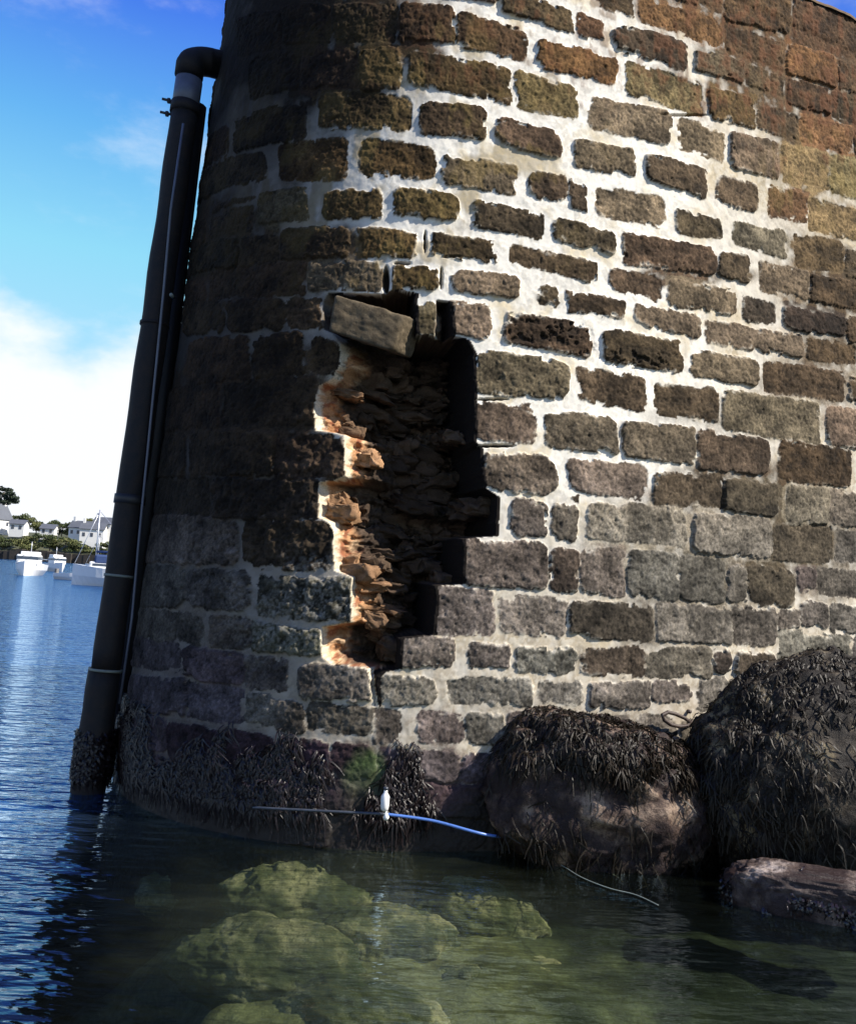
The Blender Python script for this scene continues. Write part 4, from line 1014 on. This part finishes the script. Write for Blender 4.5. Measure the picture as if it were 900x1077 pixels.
# ------------------------------------------------------------------ boats
M_gel = simple_mat('white_gelcoat', (.82, .82, .80), .3, .05, 1, 0)
M_glassb = simple_mat('boat_windows', (.05, .07, .10), .15, .1, 1, 0)
M_canvas = simple_mat('blue_canvas', (.05, .09, .22), .8, .2, 1, 0)
M_alu = simple_mat('mast_metal', (.55, .56, .58), .4, .1, 1, 0, metallic=.6)
M_rub = simple_mat('grey_trim', (.16, .15, .14), .6, .2, 2, 0)
def hull(mb, L, Bm, Hh, mat4, sheer=.3):
    secs = []; n = 12
    for i in range(n + 1):
        t = i / n; x = -L / 2 + L * t; w = Bm / 2 * (1 - max(0, (t - .45) / .55) ** 2.2) * (1 if t > .02 else .95); w = max(w, .02)
        hh = Hh * (1 + sheer * t * t); k = -.25
        secs.append([(x, -w, hh), (x, -w * .92, hh * .45), (x, -w * .62, k * .3), (x, 0, k), (x, w * .62, k * .3), (x, w * .92, hh * .45), (x, w, hh)])
    vs = [[mb.bm.verts.new(mat4 @ Vector(p)) for p in s_] for s_ in secs]
    for a, b in zip(vs, vs[1:]):
        for k in range(6): mb.bm.faces.new((a[k], a[k + 1], b[k + 1], b[k]))
        mb.bm.faces.new((a[6], a[0], b[0], b[6]))
    mb.bm.faces.new(vs[0]); mb.bm.faces.new(vs[-1])
def boat(px, py, L, Bm, Hh, rz, label, kind):
    p = on_z(px, py, 0.0); e = empty('motor_boat' if kind != 'dinghy' and kind != 'sail' else ('dinghy' if kind == 'dinghy' else 'sailing_boat'), (p[0], p[1], 0), label, 'boat', None, None, rz)
    m4 = Matrix.Translation((p[0], p[1], .05)) @ Matrix.Rotation(rz, 4, 'Z')
    mb = MB(); hull(mb, L, Bm, Hh, m4); mb.build('hull', M_gel, e)
    def bx(name, c_, s_, mat, bev=.05, parent=None):
        mb = MB(); mb.box((0, 0, 0), s_, None, bev); bmesh.ops.transform(mb.bm, matrix=m4 @ Matrix.Translation(c_), verts=mb.bm.verts); return mb.build(name, mat, parent or e)
    def tb(name, pts, r, mat, parent=None): mb = MB(); mb.tube([tuple(m4 @ Vector(q)) for q in pts], r, 8); return mb.build(name, mat, parent or e, True)
    if kind == 'cruiser':
        cb = bx('cabin', (.1 * L, 0, Hh + .45), (L * .42, Bm * .74, .95), M_gel, .12)
        bx('windscreen', (.1 * L, 0, Hh + .62), (L * .425, Bm * .745, .30), M_glassb, .03, cb)
        bx('window', (.02 * L, 0, Hh + .62), (L * .3, Bm * .76, .26), M_glassb, .02, cb)
        bx('flybridge', (.0 * L, 0, Hh + 1.05), (L * .3, Bm * .6, .35), M_gel, .08, cb)
        tb('rail', [(-L * .45, -Bm * .42, Hh + .5), (0, -Bm * .46, Hh + .55), (L * .42, -.1, Hh + .9), (L * .42, .1, Hh + .9), (0, Bm * .46, Hh + .55), (-L * .45, Bm * .42, Hh + .5)], .03, M_alu)
        tb('mast', [(0, 0, Hh + 1.1), (0, 0, Hh + 2.2)], .04, M_alu)
    elif kind == 'dinghy':
        bx('thwart', (0, 0, Hh * .95), (.3, Bm * .85, .06), M_rub, .01)
        bx('outboard', (-L / 2 - .12, 0, Hh + .12), (.25, .3, .5), M_rub, .04)
    elif kind == 'sail':
        cb = bx('cabin', (.05 * L, 0, Hh + .28), (L * .45, Bm * .6, .6), M_gel, .12)
        bx('window', (.05 * L, 0, Hh + .34), (L * .36, Bm * .61, .18), M_glassb, .02, cb)
        bx('spray_hood', (.10 * L, 0, Hh + .75), (L * .22, Bm * .62, .7), M_canvas, .14)
        bx('awning', (-.34 * L, 0, Hh + 1.25), (L * .22, Bm * .7, .1), M_canvas, .03)
        ms = tb('mast', [(.22 * L, 0, Hh + .3), (.22 * L, 0, Hh + 4.4)], .06, M_alu)
        tb('boom', [(.22 * L, 0, Hh + 1.3), (-.36 * L, 0, Hh + 1.35)], .09, M_canvas)
        tb('forestay', [(.22 * L, 0, Hh + 4.3), (.48 * L, 0, Hh + .4)], .025, M_alu, ms)
        tb('backstay', [(.22 * L, 0, Hh + 4.3), (-.48 * L, 0, Hh + .2)], .02, M_alu, ms)
        tb('spreader', [(.22 * L, -.6, Hh + 2.8), (.22 * L, .6, Hh + 2.8)], .03, M_alu, ms)
boat(31, 605, 6.5, 2.6, 1.0, R(-75), 'white motor boat with flybridge, leftmost on the water', 'cruiser')
boat(58, 601, 5.5, 2.1, .9, R(-50), 'small white cabin cruiser between the leftmost boat and the dinghy', 'cruiser')
boat(73, 610, 2.6, 1.2, .5, R(-20), 'small white dinghy left of the sailing boat', 'dinghy')
boat(117, 617, 5.6, 2.5, 1.15, R(188), 'white sailing boat with blue canvas nearest the quay', 'sail')
boat(112, 603, 6.0, 2.3, .9, R(185), 'farther white sailing boat half hidden behind the drain pipe', 'sail')
# seaward shore closes the view behind the quay on the right as well: nothing of it shows in the photograph
